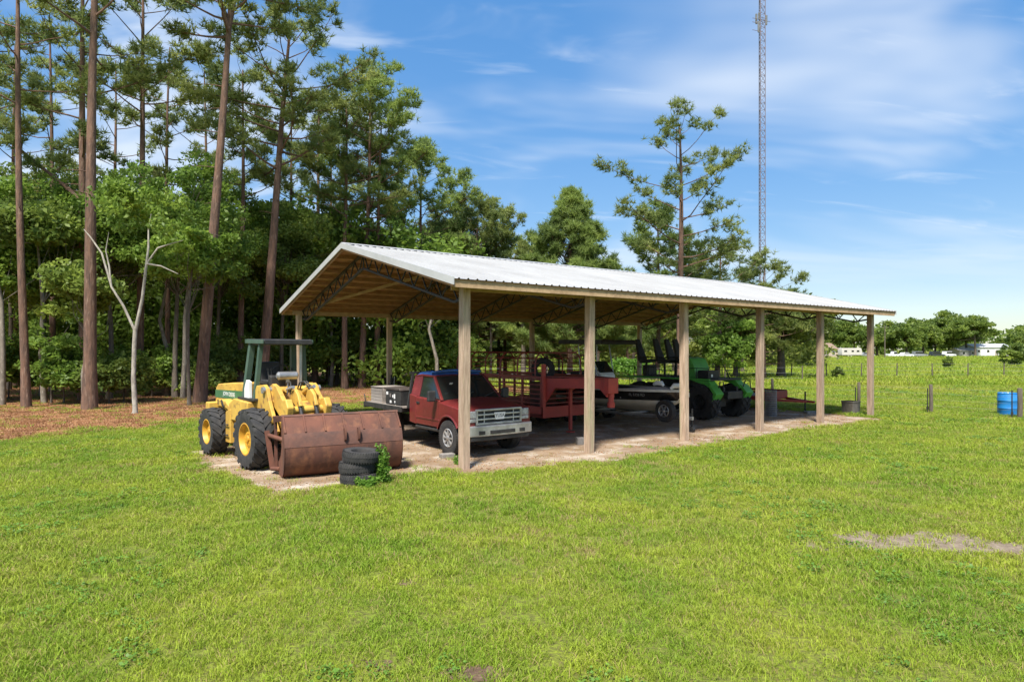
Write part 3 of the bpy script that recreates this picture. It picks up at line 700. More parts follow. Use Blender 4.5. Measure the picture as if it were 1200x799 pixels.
# ------------------------------------------------------------ wheel loader
def build_loader():
    s = empty('wheel_loader', LD, LA, 'yellow wheel loader with green open canopy beside the shed gable', 'loader')
    Y, B = MT['yellow'], MT['black']
    for x, Rr, w_ in ((1.30,.645,.45), (-1.30,.56,.42)):
        for y in (-.90, .90):
            wheel(s, (x, y, Rr+.02), Rr, w_, Rr*.54, -1 if y < 0 else 1, MT['yellow_rim'], 1, 18, 10, .10)
        m = MB(); m.cyl((x,-.7,Rr), (x,.7,Rr), .15, n=14); m.box((x,0,Rr+.03), (.5,.5,.42)); m.build('axle', B, s, bevel=.02)
    # rear frame
    m = MB(); m.prism([(-2.30,.52),(.45,.50),(.50,.62),(.50,1.12),(-2.30,1.12)], -.40, .40); m.build('rear_frame', Y, s, bevel=.02)
    m = MB(); m.prism([(-2.55,.62),(-2.29,.50),(-2.29,1.22),(-2.55,1.22)], -.72, .72); m.build('counterweight', Y, s, bevel=.03)
    m = MB(); m.prism([(-2.46,1.10),(-.18,1.10),(-.18,1.80),(-1.2,1.77),(-2.26,1.70),(-2.42,1.60)], -.50, .50); hood = m.build('engine_hood', Y, s, bevel=.035, seg=3)
    for sg in (-1, 1):
        m = MB(); m.prism([(-2.43,1.34),(-.185,1.38),(-.185,1.60),(-2.43,1.54)], sg*.502, sg*.508); m.build('green_stripe', MT['green_paint'], hood)
        mt = Matrix.Translation((-1.40, sg*.511, 1.465)) @ Matrix.Rotation(PI if sg > 0 else 0, 4, 'Z') @ Matrix.Rotation(PI/2, 4, 'X')
        text_mesh('lettering', 'JOHN DEERE', .15, MT['white'], hood, mt, .001)
        for k in range(6):
            m = MB(); m.box((-2.2 + k*.24, sg*.503, 1.22), (.13,.012,.12)); m.build('vent', B, hood)
    for k in range(7):
        m = MB(); m.box((-2.45, 0, 1.16 + k*.065), (.03,.80,.03)); m.build('grille_slat', B, hood)
    # tanks, steps, platform
    for sg in (-1, 1):
        m = MB(); m.prism([(-.55,.92),(.62,.92),(.66,1.02),(.66,1.40),(-.25,1.44),(-.55,1.30)], sg*.42, sg*.80); m.build('side_tank', Y, s, bevel=.025)
        m = MB(); m.prism([(-.72,.36),(-.40,.36),(-.40,1.18),(-.72,1.10)], sg*.42, sg*.82); m.build('step_box', Y, s, bevel=.02)
        m = MB(); m.prism([(-.36,.42),(.30,.42),(.30,.92),(-.36,.92)], sg*.38, sg*.66); m.build('battery_box', Y, s, bevel=.02)
        m = MB(); m.prism([(-1.35,1.20),(-.75,1.16),(-.60,1.10),(-.60,1.22),(-.85,1.34),(-1.35,1.36)], sg*.50, sg*.78); m.build('hose_guard', Y, s, bevel=.02)
        for z in (.55, .80):
            m = MB(); m.cyl((-.70, sg*.86, z), (-.42, sg*.86, z), .016, n=6); m.bar((-.56, sg*.80, z), (-.56, sg*.86, z), .03, .02); m.build('step', B, s)
    m = MB(); m.tube([(-.95,-.81,1.22),(-.88,-.86,1.36),(-.80,-.84,1.22),(-.84,-.82,1.10)], .022, 6); m.build('hydraulic_hose', B, s, smooth=50)
    m = MB(); m.box((.32,0,1.46), (1.0,1.45,.06)); m.build('platform', B, s, bevel=.01)
    m = MB(); m.prism([(.18,1.42),(.48,1.42),(.46,1.86),(.30,1.90),(.18,1.70)], -.70, -.62); m.build('side_panel', MT['white'], s, bevel=.01)
    # operator seat and controls
    seat = empty('operator_seat', (0,0,0), parent=s)
    m = MB(); m.box((.16,0,1.82), (.46,.50,.13)); m.build('cushion', B, seat, bevel=.04)
    m = MB(); m.box((-.06,0,2.06), (.12,.50,.50), rot=(0,-.15,0)); m.build('backrest', B, seat, bevel=.04)
    m = MB(); m.box((.16,0,1.62), (.3,.3,.30)); m.build('seat_base', B, seat)
    m = MB(); m.prism([(.66,1.46),(.86,1.46),(.84,1.98),(.72,2.02)], -.34, .30); m.build('dashboard', B, s, bevel=.02)
    m = MB(); ring = [(.56+.07*math.sin(a), .19*math.cos(a), 2.08+.17*math.sin(a)) for a in [2*PI*k/20 for k in range(20)]]
    m.tube(ring, .016, 6, closed=True); m.cyl((.68,0,1.9), (.56,0,2.08), .02, n=6); m.bar((.56,-.18,2.08), (.56,.18,2.08), .02, .02); m.build('steering_wheel', B, s, smooth=50)
    for y in (-.22, -.30, .28):
        m = MB(); m.cyl((.64,y,1.9), (.57,y,2.12), .012, n=6); m.box((.57,y,2.14), (.035,.035,.05)); m.build('lever', B, s)
    # roll-over canopy
    G = MT['canopy_green']
    for sg in (-1, 1):
        m = MB(); m.bar((-.06, sg*.60, 1.38), (.14, sg*.50, 2.76), .13, .13, up=(1,0,0)); m.build('canopy_post', G, s, bevel=.012)
        m = MB(); m.bar((.60, sg*.60, 1.46), (.68, sg*.50, 2.76), .10, .10, up=(1,0,0)); m.build('canopy_post', G, s, bevel=.012)
    m = MB(); m.prism([(-.02,2.75),(1.02,2.73),(1.06,2.80),(1.0,2.845),(.02,2.86),(-.05,2.82)], -.57, .57); m.build('canopy_roof', B, s, bevel=.012)
    for sg in (-1, 1):
        m = MB(); m.prism([(-.05,2.755),(1.04,2.735),(1.04,2.83),(-.05,2.85)], sg*.575, sg*.60); m.build('canopy_side', G, s, bevel=.006)
    m = MB(); m.box((.52,0,2.735), (.96,1.08,.04)); m.box((1.055,0,2.775), (.035,1.12,.085)); m.build('canopy_lining', B, s)
    # silencer and exhaust pipe
    m = MB(); m.tube([(.98,-.26,2.0),(.98,-.22,2.0),(.98,.20,2.0),(.98,.24,2.0)], [.05,.095,.095,.05], 16); m.cyl((.98,0,1.74), (.98,0,1.94), .045, n=10); m.build('silencer', MT['steel'], s, smooth=40)
    m = MB(); m.cyl((.80,.40,1.50), (.80,.40,2.72), .035, n=12); m.build('exhaust_pipe', MT['steel'], s, smooth=40)
    # front frame with tower plates
    m = MB(); m.prism([(.55,.50),(1.85,.50),(1.95,.72),(1.75,.95),(.55,1.1)], -.36, .36); m.build('front_frame', Y, s, bevel=.02)
    for sg in (-1, 1):
        m = MB(); m.prism([(.62,1.0),(.60,1.62),(.72,1.78),(1.15,1.82),(1.30,1.74),(1.42,1.46),(1.66,1.10),(1.86,.84),(1.7,.66)], sg*.54, sg*.62); m.build('tower_plate', Y, s, bevel=.012)
        arm = [(1.02,1.46),(1.06,1.74),(1.26,1.84),(1.48,1.78),(1.92,1.42),(2.16,1.06),(2.30,.66),(2.26,.46),(2.10,.48),(2.02,.78),(1.74,1.10),(1.32,1.36)]
        m = MB(); m.prism(arm, sg*.38, sg*.48); m.build('lift_arm', Y, s, bevel=.012)
        m = MB(); m.cyl((.85, sg*.50, .92), (1.35, sg*.50, 1.02), .075, n=12); m.build('lift_cylinder', Y, s, smooth=40)
        m = MB(); m.cyl((1.35, sg*.50, 1.02), (1.85, sg*.50, 1.14), .042, n=10); m.build('cylinder_rod', MT['steel'], s, smooth=40)
        m = MB(); m.cyl((1.20, sg*.36, 1.70), (1.20, sg*.68, 1.70), .075, n=14); m.build('pivot_pin', MT['steel'], s, smooth=40)
        m = MB(); m.prism([(1.80,1.40),(1.90,1.52),(2.06,1.54),(2.18,1.36),(2.12,1.14)], sg*.36, sg*.52); m.build('arm_lug', Y, s, bevel=.03)
    m = MB(); m.prism([(.64,1.66),(1.10,1.76),(1.26,1.70),(1.36,1.44),(1.3,1.30),(.64,1.30)], -.54, .54); m.build('tower_cover', Y, s, bevel=.02)
    m = MB(); m.prism([(1.36,1.40),(1.40,1.44),(1.98,.98),(1.95,.92)], -.38, .38); m.build('arm_web_plate', Y, s, bevel=.01)
    m = MB(); m.cyl((1.95,-.44,1.28), (1.95,.44,1.28), .09, n=14); m.build('cross_tube', Y, s, smooth=40)
    m = MB(); m.cyl((2.2,-.46,.62), (2.2,.46,.62), .07, n=12); m.build('cross_tube', Y, s, smooth=40)
    # bell crank, tilt cylinders and hoses
    for sg in (-1, 1):
        m = MB(); m.prism([(1.60,1.52),(1.68,1.68),(1.84,1.73),(2.00,1.62),(2.12,1.38),(1.98,1.32),(1.78,1.42)], sg*.14, sg*.22); m.build('bell_crank', Y, s, bevel=.02)
        m = MB(); m.cyl((1.20, sg*.27, 1.60), (1.58, sg*.27, 1.72), .075, n=12); m.build('tilt_cylinder', Y, s, smooth=40)
        m = MB(); m.cyl((1.55, sg*.27, 1.71), (1.84, sg*.24, 1.78), .04, n=10); m.build('cylinder_rod', MT['steel'], s, smooth=40)
        for q in (0, .06):
            m = MB(); m.tube([(1.22, sg*(.12+q), 1.66),(1.34, sg*(.12+q), 1.84),(1.50, sg*(.16+q), 1.88),(1.62, sg*(.2+q), 1.78),(1.66, sg*(.24+q), 1.62)], .018, 6); m.build('hydraulic_hose', B, s, smooth=50)
        m = MB(); m.cyl((2.0, sg*.18, 1.46), (2.26, sg*.18, .90), .045, n=10); m.build('tilt_link', B, s, smooth=40)
    m = MB(); m.box((2.33,0,.62), (.06,1.1,.46)); m.build('coupler_plate', B, s, bevel=.01)
    return s
build_loader()

# ------------------------------------------------------------ rusty bucket in front of the loader
def build_bucket():
    s = empty('loader_bucket', (-3.46, 12.98, 0), R(-62), 'wide rusted steel bucket on the ground in front of the yellow loader', 'bucket')
    Wd = 2.42; h = Wd/2; RU = MT['rust']
    prof = [(-.30,1.24),(.00,.93),(.055,.84),(.10,.66),(.105,.50),(.07,.32),(-.02,.15),(-.16,.05),(-.35,.012),(-.75,.02)]
    t = .022
    def off(p, i):
        a = Vector(prof[max(i-1,0)]); b = Vector(prof[min(i+1,len(prof)-1)]); d_ = (b-a).normalized(); nrm = Vector((d_.y, -d_.x)); return (p[0]+nrm.x*t, p[1]+nrm.y*t)
    inner = [off(p, i) for i, p in enumerate(prof)]
    up = MB(); up.prism([prof[0], prof[1], inner[1], inner[0]], -h, h); up.build('upper_plate', RU, s)
    lo = MB(); lo.prism(prof[1:] + inner[:0:-1], -h, h, mi=0); lo.build('curved_shell', RU, s, smooth=30)
    band = MB(); q = prof[1:4]; o2 = [(p[0]+.006, p[1]+.002) for p in q]; band.prism(o2 + [(p[0]+.001, p[1]) for p in q][::-1], -h+.004, h-.004); band.build('wear_band', MT['rust_dark'], s, smooth=30)
    for sg in (-1, 1):
        e = MB(); poly = prof[:-1] + [(-.80,.05),(-.86,.26),(-.66,.30),(-.42,.44),(-.27,.66),(-.22,.84),(-.30,1.08),(-.34,1.22)]
        e.prism(poly, sg*(h-.028), sg*h); e.build('end_plate', RU, s, bevel=.004)
        b = MB(); b.bar((-.84, sg*(h+.10), .10), (-.98, sg*(h+.20), .90), .05, .10, up=(0,1,0)); b.build('side_brace', RU, s)
        b = MB(); b.bar((-.78, sg*(h+.04), .12), (-.86, sg*(h+.04), 1.16), .04, .06, up=(0,1,0)); b.build('side_brace', RU, s)
        b = MB(); b.cyl((-.96, sg*(h+.16), .80), (-.24, sg*(h-.04), .78), .045, n=10); b.build('side_tube', RU, s, smooth=40)
        b = MB(); b.cyl((-.84, sg*(h+.12), .12), (-.60, sg*(h-.02), .14), .045, n=10); b.build('side_tube', RU, s, smooth=40)
        b = MB(); b.box((-.72, sg*(h-.05), .08), (.30,.07,.16)); b.build('heel_shoe', MT['rust_dark'], s, bevel=.02)
    m = MB(); m.box((-.80,0,1.19), (.10,Wd+.20,.05)); m.box((-.755,0,1.15), (.02,Wd+.20,.11)); m.build('rear_rail', RU, s)
    m = MB(); m.box((-.315,0,1.25), (.05,Wd+.02,.03), rot=(0,.78,0)); m.build('lip_edge', MT['rust_dark'], s)
    for k in range(7):
        y = -h + .03 + (Wd-.06)*k/6
        m = MB(); m.bar((-.30, y, 1.252), (.01, y, .945), .022, .035, up=(0,1,0)); m.build('rib', RU, s)
    for y in (-.02, .26):
        m = MB(); m.prism([(.0,.98),(.12,1.0),(.17,.90),(.15,.76),(.085,.72),(.05,.80)], y-.02, y+.02); m.build('hook_lug', RU, s, bevel=.004)
    m = MB(); m.box((-.55,.62,1.235), (.14,.40,.05)); m.build('step_pad', MT['black'], s)
    m = MB(); m.prism([(-.78,.03),(-.74,.03),(-.74,1.14),(-.78,1.14)], -h+.06, h-.06); m.build('back_plate', MT['rust_dark'], s)
    return s
build_bucket()

# ------------------------------------------------------------ stack of used tyres and the weed beside it
for k, (dx, dy, rz) in enumerate(((.0,.0,.3),(-.03,.02,1.1),(.045,-.01,2.0))):
    m = MB(); tm = tyre_mb(.365, .215, .205, 2, 44, n=36, lugh=.008)
    m.v = [(p[0], p[2], p[1]) for p in tm.v]; m.f = tm.f; m.m = tm.m
    lab = ['worn black tyre at the bottom of the stack by the rusty bucket','worn black tyre in the middle of the stack by the rusty bucket','worn black tyre on top of the stack by the rusty bucket'][k]
    o = m.build('used_tyre', MT['rubber'], smooth=35); o.location = (-2.98+dx, 12.22+dy, .1125 + k*.218); o.rotation_euler = (R((0,-2,3)[k]), R((0,1.5,-2)[k]), rz)
    tag(o, lab, 'tyre', 'stacked used tyres')
# ------------------------------------------------------------ red flatbed truck
HEAD = R(-54)
def build_truck():
    s = empty('flatbed_truck', (-.80, 16.02, 0), R(-53), 'dark red flatbed pickup truck with chrome grille under the shed', 'truck')
    RP, B, CH = MT['red_paint'], MT['black'], MT['chrome']
    arch = [(.50 + .0, .60)] 
    def arc(cx, r, z0, a0, a1, n=10): return [(cx + r*math.cos(a0+(a1-a0)*k/n), z0 + r*math.sin(a0+(a1-a0)*k/n)) for k in range(n+1)]
    # side panels: fender and door skin in one body, wheel arch cut out
    for sg in (-1, 1):
        prof = [(.80,.74),(.80,1.10),(.70,1.19),(.30,1.25),(-.42,1.33)] + [(-.42,.62)] + arc(0,.50,.46,PI-.32,.55,12)
        m = MB(); m.prism(prof, sg*.70, sg*.985, scale1=[(p[0]*(.985 if p[0] > .6 else 1), p[1] - (.05 if p[1] > 1.05 else 0)) for p in prof]); m.build('front_fender', RP, s, bevel=.05, seg=4)
        fl = MB(); ring = arc(0,.51,.46,PI-.30,.50,14); fl.tube([(p[0], sg*.985, p[1]) for p in ring], .028, 6); fl.build('arch_lip', RP, s, smooth=50)
        door = [(-.43,.62),(-1.66,.62),(-1.66,1.36),(-.43,1.33)]
        m = MB(); m.prism(door, sg*.90, sg*.975, scale1=[(-.43,.64),(-1.66,.64),(-1.66,1.33),(-.43,1.31)]); dr = m.build('door', RP, s, bevel=.015)
        m = MB(); m.box((-1.52, sg*.985, 1.20), (.16,.03,.05)); m.build('handle', B, dr, bevel=.01)
        m = MB(); m.box((-1.05, sg*.98, .82), (1.2,.02,.05)); m.build('side_moulding', RP, dr, bevel=.01)
        m = MB(); m.prism([(-1.67,.62),(-2.02,.66),(-2.02,1.40),(-1.67,1.36)], sg*.90, sg*.972); m.build('cab_corner', RP, s, bevel=.015)
        # mirror
        mi = empty('mirror', (0,0,0), parent=s)
        m = MB(); m.box((-.52, sg*1.15, 1.43), (.10,.22,.27)); m.build('mirror_shell', B, mi, bevel=.03)
        m = MB(); m.cyl((-.50, sg*.95, 1.36), (-.52, sg*1.08, 1.38), .025, n=8); m.build('mirror_arm', B, mi)
        m = MB(); m.box((-.573, sg*1.15, 1.44), (.006,.18,.21)); m.build('mirror_glass', CH, mi)
        m = MB(); m.box((-.95, sg*.90, .56), (1.5,.14,.07)); m.build('side_step', B, s, bevel=.02)
    # cab: floor box, roof, pillars, glass
    m = MB(); m.prism([(-.40,.62),(-2.0,.66),(-2.0,1.36),(-.40,1.32)], -.90, .90); m.build('cab_tub', RP, s)
    def xz(z): return (z-1.33)/(1.93-1.33)
    def half(z): return .93 - .17*xz(z)
    zt = 1.93
    wb, wt = (-.40, 1.33), (-1.02, zt-.03)
    for sg in (-1, 1):
        yb, yt = sg*.925, sg*.77
        m = MB(); m.bar((wb[0], yb-sg*.02, wb[1]-.02), (wt[0], yt, wt[1]), .06, .075, up=(0,1,0)); m.build('front_pillar', RP, s, bevel=.012)
        m = MB(); m.bar((-1.64, yb-sg*.01, 1.34), (-1.66, yt, zt-.03), .16, .05, up=(0,1,0)); m.build('rear_pillar', RP, s, bevel=.012)
        m = MB(); m.bar((-1.88, yb-sg*.01, 1.34), (-1.88, yt, zt-.03), .28, .04, up=(0,1,0)); m.build('cab_back_pillar', RP, s, bevel=.012)
        g_ = MB(); g_.add([(-.46,sg*.915,1.34),(-1.58,sg*.915,1.34),(-1.58,sg*.778,zt-.06),(-1.00,sg*.778,zt-.06)], [(0,1,2,3)]); g_.build('side_window', MT['glass'], s)
        m = MB(); m.tube([(wt[0]-.02, yt, zt-.035),(-1.66, yt, zt-.02),(-1.95, yt, zt-.05)], .04, 6); m.build('roof_rail', RP, s, smooth=60)
    g_ = MB(); g_.add([(wb[0]+.01,-.90,wb[1]),(wb[0]+.05,0,wb[1]-.005),(wb[0]+.01,.90,wb[1]),(wt[0],-.76,wt[1]),(wt[0]+.03,0,wt[1]+.01),(wt[0],.76,wt[1])], [(0,1,4,3),(1,2,5,4)]); g_.build('windscreen', MT['glass'], s, smooth=60)
    for y0 in (-.42, .30):
        m = MB(); m.bar((wb[0]+.06,y0,wb[1]+.02), (wb[0]-.06,y0+.5,wb[1]+.17), .02, .015); m.build('wiper', B, s)
    m = MB(); m.box((-.55,-.55,1.73), (.005,.09,.06), rot=(0,.8,0)); m.build('sticker', MT['white'], s)
    g_ = MB(); g_.add([(-2.0,-.72,1.40),(-2.0,.72,1.40),(-2.0,.66,zt-.1),(-2.0,-.66,zt-.1)], [(0,1,2,3)]); g_.build('rear_window', MT['glass'], s)
    m = MB(); m.box((-2.0,0,1.36), (.05,1.8,.12)); m.build('rear_sill', RP, s)
    r_ = MB(); xs = [-1.0,-1.12,-1.4,-1.75,-1.95,-2.01]; zs = [zt-.03,zt+.01,zt+.025,zt+.02,zt-.01,zt-.06]
    ys = [-.78,-.70,-.4,0,.4,.70,.78]; zd = [-.05,-.012,0,.006,0,-.012,-.05]
    for x, z in zip(xs, zs): r_.v += [(x, y, z+d_) for y, d_ in zip(ys, zd)]
    for i in range(5):
        for j in range(6): r_.f.append((i*7+j, i*7+j+1, i*7+7+j+1, i*7+7+j)); r_.m.append(0)
    r_.build('cab_roof', RP, s, smooth=60)
    m = MB(); m.box((-1.5,0,1.40), (.9,1.6,.1)); m.box((-1.62,-.42,1.50), (.14,.5,.55)); m.box((-1.62,.42,1.50), (.14,.5,.55)); m.build('bench_seat', B, s, bevel=.03)
    m = MB(); m.tube([(-.80, -.42+.19*math.cos(a)+.84, 1.42+.17*math.sin(a)) for a in [2*PI*k/16 for k in range(16)]], .016, 6, closed=True); m.build('steering_wheel', B, s)
    # hood: crowned grid
    hd = MB(); hx = [.80,.76,.60,.30,0,-.25,-.42]; hz = [1.12,1.185,1.225,1.27,1.305,1.33,1.345]; yv = [-.86,-.78,-.55,-.30,0,.30,.55,.78,.86]; dz = [-.055,-.015,0,.018,.022,.018,0,-.015,-.055]
    for x, z in zip(hx, hz): hd.v += [(x - (abs(y)*.06 if x > .5 else 0), y, z+d_) for y, d_ in zip(yv, dz)]
    for i in range(6):
        for j in range(8): hd.f.append((i*9+j, i*9+j+1, i*9+9+j+1, i*9+9+j)); hd.m.append(0)
    hd.build('hood', RP, s, smooth=50)
    m = MB(); m.box((.20,0,.86), (1.1,1.36,.52)); m.build('engine_bay', B, s)
    # face: grille, lamps, bumper
    gr = empty('grille', (0,0,0), parent=s)
    m = MB(); m.box((.80,0,1.145), (.07,1.36,.05)); m.box((.80,0,.815), (.07,1.36,.05)); m.box((.80,-.66,.98), (.07,.045,.36)); m.box((.80,.66,.98), (.07,.045,.36)); m.build('grille_frame', CH, gr, bevel=.012)
    m = MB(); m.box((.76,0,.98), (.03,1.30,.30)); m.build('grille_back', B, gr)
    for z in (.925, 1.035): 
        m = MB(); m.box((.80,0,z), (.045,1.27,.035)); m.build('grille_bar', MT['silver'], gr, bevel=.006)
    for y in (-.44, .44):
        m = MB(); m.box((.795,y,.98), (.03,.02,.28)); m.build('grille_bar', MT['silver'], gr)
    m = MB(); m.prism([(-.17,1.075),(.17,1.075),(.125,.905),(-.125,.905)], .826, .836, axis='x'); pl = m.build('front_plate', MT['white'], gr)
    text_mesh('lettering', 'YUSA', .115, B, pl, Matrix.Translation((.838,0,.995)) @ Matrix.Rotation(PI/2, 4, 'Z') @ Matrix.Rotation(PI/2, 4, 'X'), .001)
    for sg in (-1, 1):
        m = MB(); m.box((.775, sg*.80, 1.045), (.10,.23,.17)); m.build('headlight', MT['lamp'], s, bevel=.02)
        m = MB(); m.box((.775, sg*.80, .905), (.09,.23,.085)); m.build('turn_signal', MT['lamp'], s, bevel=.015)
        m = MB(); m.box((.945, sg*.58, .62), (.035,.20,.085), rot=(0,0,-sg*.1)); m.build('bumper_opening', B, s)
    m = MB(); m.prism([(.76,-1.02),(.90,-.95),(.955,-.55),(.97,0),(.955,.55),(.90,.95),(.76,1.02),(.70,.9),(.72,0),(.70,-.9)], .53, .78, axis='z'); m.build('front_bumper', CH, s, bevel=.02)
    m = MB(); m.box((.962,0,.62), (.03,.74,.085)); m.build('bumper_grille', B, s)
    m = MB(); m.prism([(.70,-.95),(.90,-.86),(.93,0),(.90,.86),(.70,.95)], .42, .53, axis='z'); m.build('air_dam', B, s, bevel=.02)
    # chassis and wheels
    for sg in (-1, 1):
        m = MB(); m.box((-1.7, sg*.42, .62), (5.2,.09,.20)); m.build('frame_rail', B, s)
    for x in (0, -3.50):
        m = MB(); m.cyl((x,-.8,.43), (x,.8,.43), .07, n=10); m.box((x,.15,.43), (.3,.36,.3)); m.build('axle', B, s)
    for sg in (-1, 1):
        w = empty('wheel', (0, sg*.86, .43), parent=s); tyre_mb(.43,.27,.225,2,44,lugh=.012).build('tyre', MT['rubber'], w, smooth=35); spoke_rim(w, .225, .27, sg, CH, 8)
        for y in (.68, .93):
            w = empty('wheel', (-3.50, sg*y, .42), parent=s); tyre_mb(.42,.23,.225,2,44,lugh=.012).build('tyre', MT['rubber'], w, smooth=35); spoke_rim(w, .225, .23, sg, MT['white'], 6)
        m = MB(); m.box((-3.0, sg*.93, .60), (.02,.36,.42)); m.build('mud_flap', B, s)
    # flatbed with headache rack
    bed = empty('flatbed', (0,0,0), parent=s)
    for k in range(9):
        y = -1.0 + k*.25; unit_bar('deck_plank', (-2.16,y,1.02), (-4.52,y,1.02), .235, .04, MT['grey_wood'], bed).rotation_euler.z += 0
    for sg in (-1, 1):
        m = MB(); m.box((-3.34, sg*1.15, .97), (2.42,.05,.14)); m.build('side_rail', B, bed, bevel=.01)
    for k in range(5):
        m = MB(); m.box((-2.3 - k*.53, 0, .93), (.06,2.2,.10)); m.build('cross_member', B, bed)
    m = MB(); m.box((-4.55,0,.95), (.06,2.36,.18)); m.tube([(-4.62,-1.0,.90),(-4.72,-1.05,1.05),(-4.70,-1.1,1.25),(-4.58,-1.12,1.05)], .014, 6); m.build('tail_rail', B, bed)
    for sg in (-1, 1):
        m = MB(); m.bar((-2.15, sg*.95, 1.0), (-2.13, sg*.80, 1.98), .06, .06, up=(1,0,0)); m.build('rack_post', B, bed)
    for z in (1.10, 1.55, 1.97):
        m = MB(); m.bar((-2.14,-.9,z), (-2.14,.9,z), .05, .05); m.build('rack_bar', B, bed)
    return s
build_truck()
TR = Matrix.Translation((-.80,16.02,0)) @ Matrix.Rotation(R(-53), 4, 'Z')
def on_truck(o): o.matrix_world = TR @ o.matrix_local; return o

# cargo on the flatbed
e = empty('wooden_crate', (0,0,0), 0, 'weathered grey board crate on the truck flatbed', 'crate')
for k in range(5):
    z = 1.07 + k*.088
    for a, b in (((-4.30,-1.05,z),(-3.55,-1.05,z)),((-4.30,-.30,z),(-3.55,-.30,z)),((-4.30,-1.03,z),(-4.30,-.32,z)),((-3.55,-1.03,z),(-3.55,-.32,z))):
        unit_bar('board', a, b, .022 if a[0] != b[0] else .022, .08, MT['grey_wood'], e)
for x, y in ((-4.27,-1.02),(-4.27,-.33),(-3.58,-1.02),(-3.58,-.33)):
    m = MB(); m.box((x,y,1.26), (.05,.05,.44)); m.build('corner_post', MT['grey_wood'], e)
for k in range(5):
    unit_bar('lid_board', (-4.30,-1.0+k*.162,1.50), (-3.55,-1.0+k*.162,1.50), .15, .02, MT['grey_wood'], e)
on_truck(e)
e = empty('wooden_crate', (0,0,0), 0, 'low grey wooden box on the flatbed against the cab rack', 'crate')
for k in range(6):
    z = 1.07 + k*.10
    for a, b in (((-3.30,.15,z),(-2.35,.15,z)),((-3.30,.95,z),(-2.35,.95,z)),((-3.30,.17,z),(-3.30,.93,z)),((-2.35,.17,z),(-2.35,.93,z))):
        unit_bar('board', a, b, .022, .092, MT['grey_wood'], e)
for k in range(5): unit_bar('lid_board', (-3.32,.22+k*.165,1.635), (-2.33,.22+k*.165,1.635), .15, .02, MT['grey_wood'], e)
on_truck(e)
e = empty('tool_box', (0,0,0), 0, 'black tool box with pale stickers on the truck flatbed', 'tool box')
m = MB(); m.box((-2.86,-.80,1.25), (.92,.52,.40)); m.build('box_body', MT['black'], e, bevel=.02)
m = MB(); m.prism([(-3.34,1.455),(-2.38,1.455),(-2.42,1.53),(-3.30,1.53)], -1.08, -.52); m.build('lid', M('dark brown lid', (0.05,0.038,0.033), (0.075,0.06,0.05), 5, .6), e, bevel=.02)
for x, z, w_, h_ in ((-3.20,1.36,.12,.08),(-3.0,1.31,.07,.10),(-2.84,1.29,.06,.07),(-2.74,1.29,.08,.13),(-2.98,1.13,.10,.07),(-2.72,1.14,.05,.06)):
    m = MB(); m.box((x,-1.064,z), (w_,.006,h_)); m.build('sticker', MT['white'] if x != -3.0 else MT['grey_wood'], e)
on_truck(e)
e = empty('blue_tarp', (0,0,0), 0, 'folded blue tarp lying across the red truck cab roof', 'tarp')
rs = np.random.RandomState(8); tm = MB(); nx, ny = 16, 26
for i in range(nx+1):
    for j in range(ny+1):
        x = -1.90 + .80*i/nx; y = -.80 + 1.55*j/ny; edge = min(i, nx-i, j*.8, (ny-j)*.8)
        z = 1.962 + .040*min(1, edge/2.0) + .016*math.sin(y*9+x*4)*min(1,edge/3) + rs.uniform(-.012,.012) - (.06 if edge == 0 else 0)
        tm.v.append((x, y, z))
for i in range(nx):
    for j in range(ny): a = i*(ny+1)+j; tm.f.append((a, a+1, a+ny+2, a+ny+1)); tm.m.append(0)
tm.build('tarp_sheet', MT['blue'], e, smooth=70)
m = MB(); m.tube([(-1.12,-.80,2.0),(-1.10,-.3,2.04),(-1.12,.2,2.03),(-1.11,.74,2.0)], [.03,.04,.042,.03], 8); m.build('rolled_edge', MT['blue'], e, smooth=60)
on_truck(e)

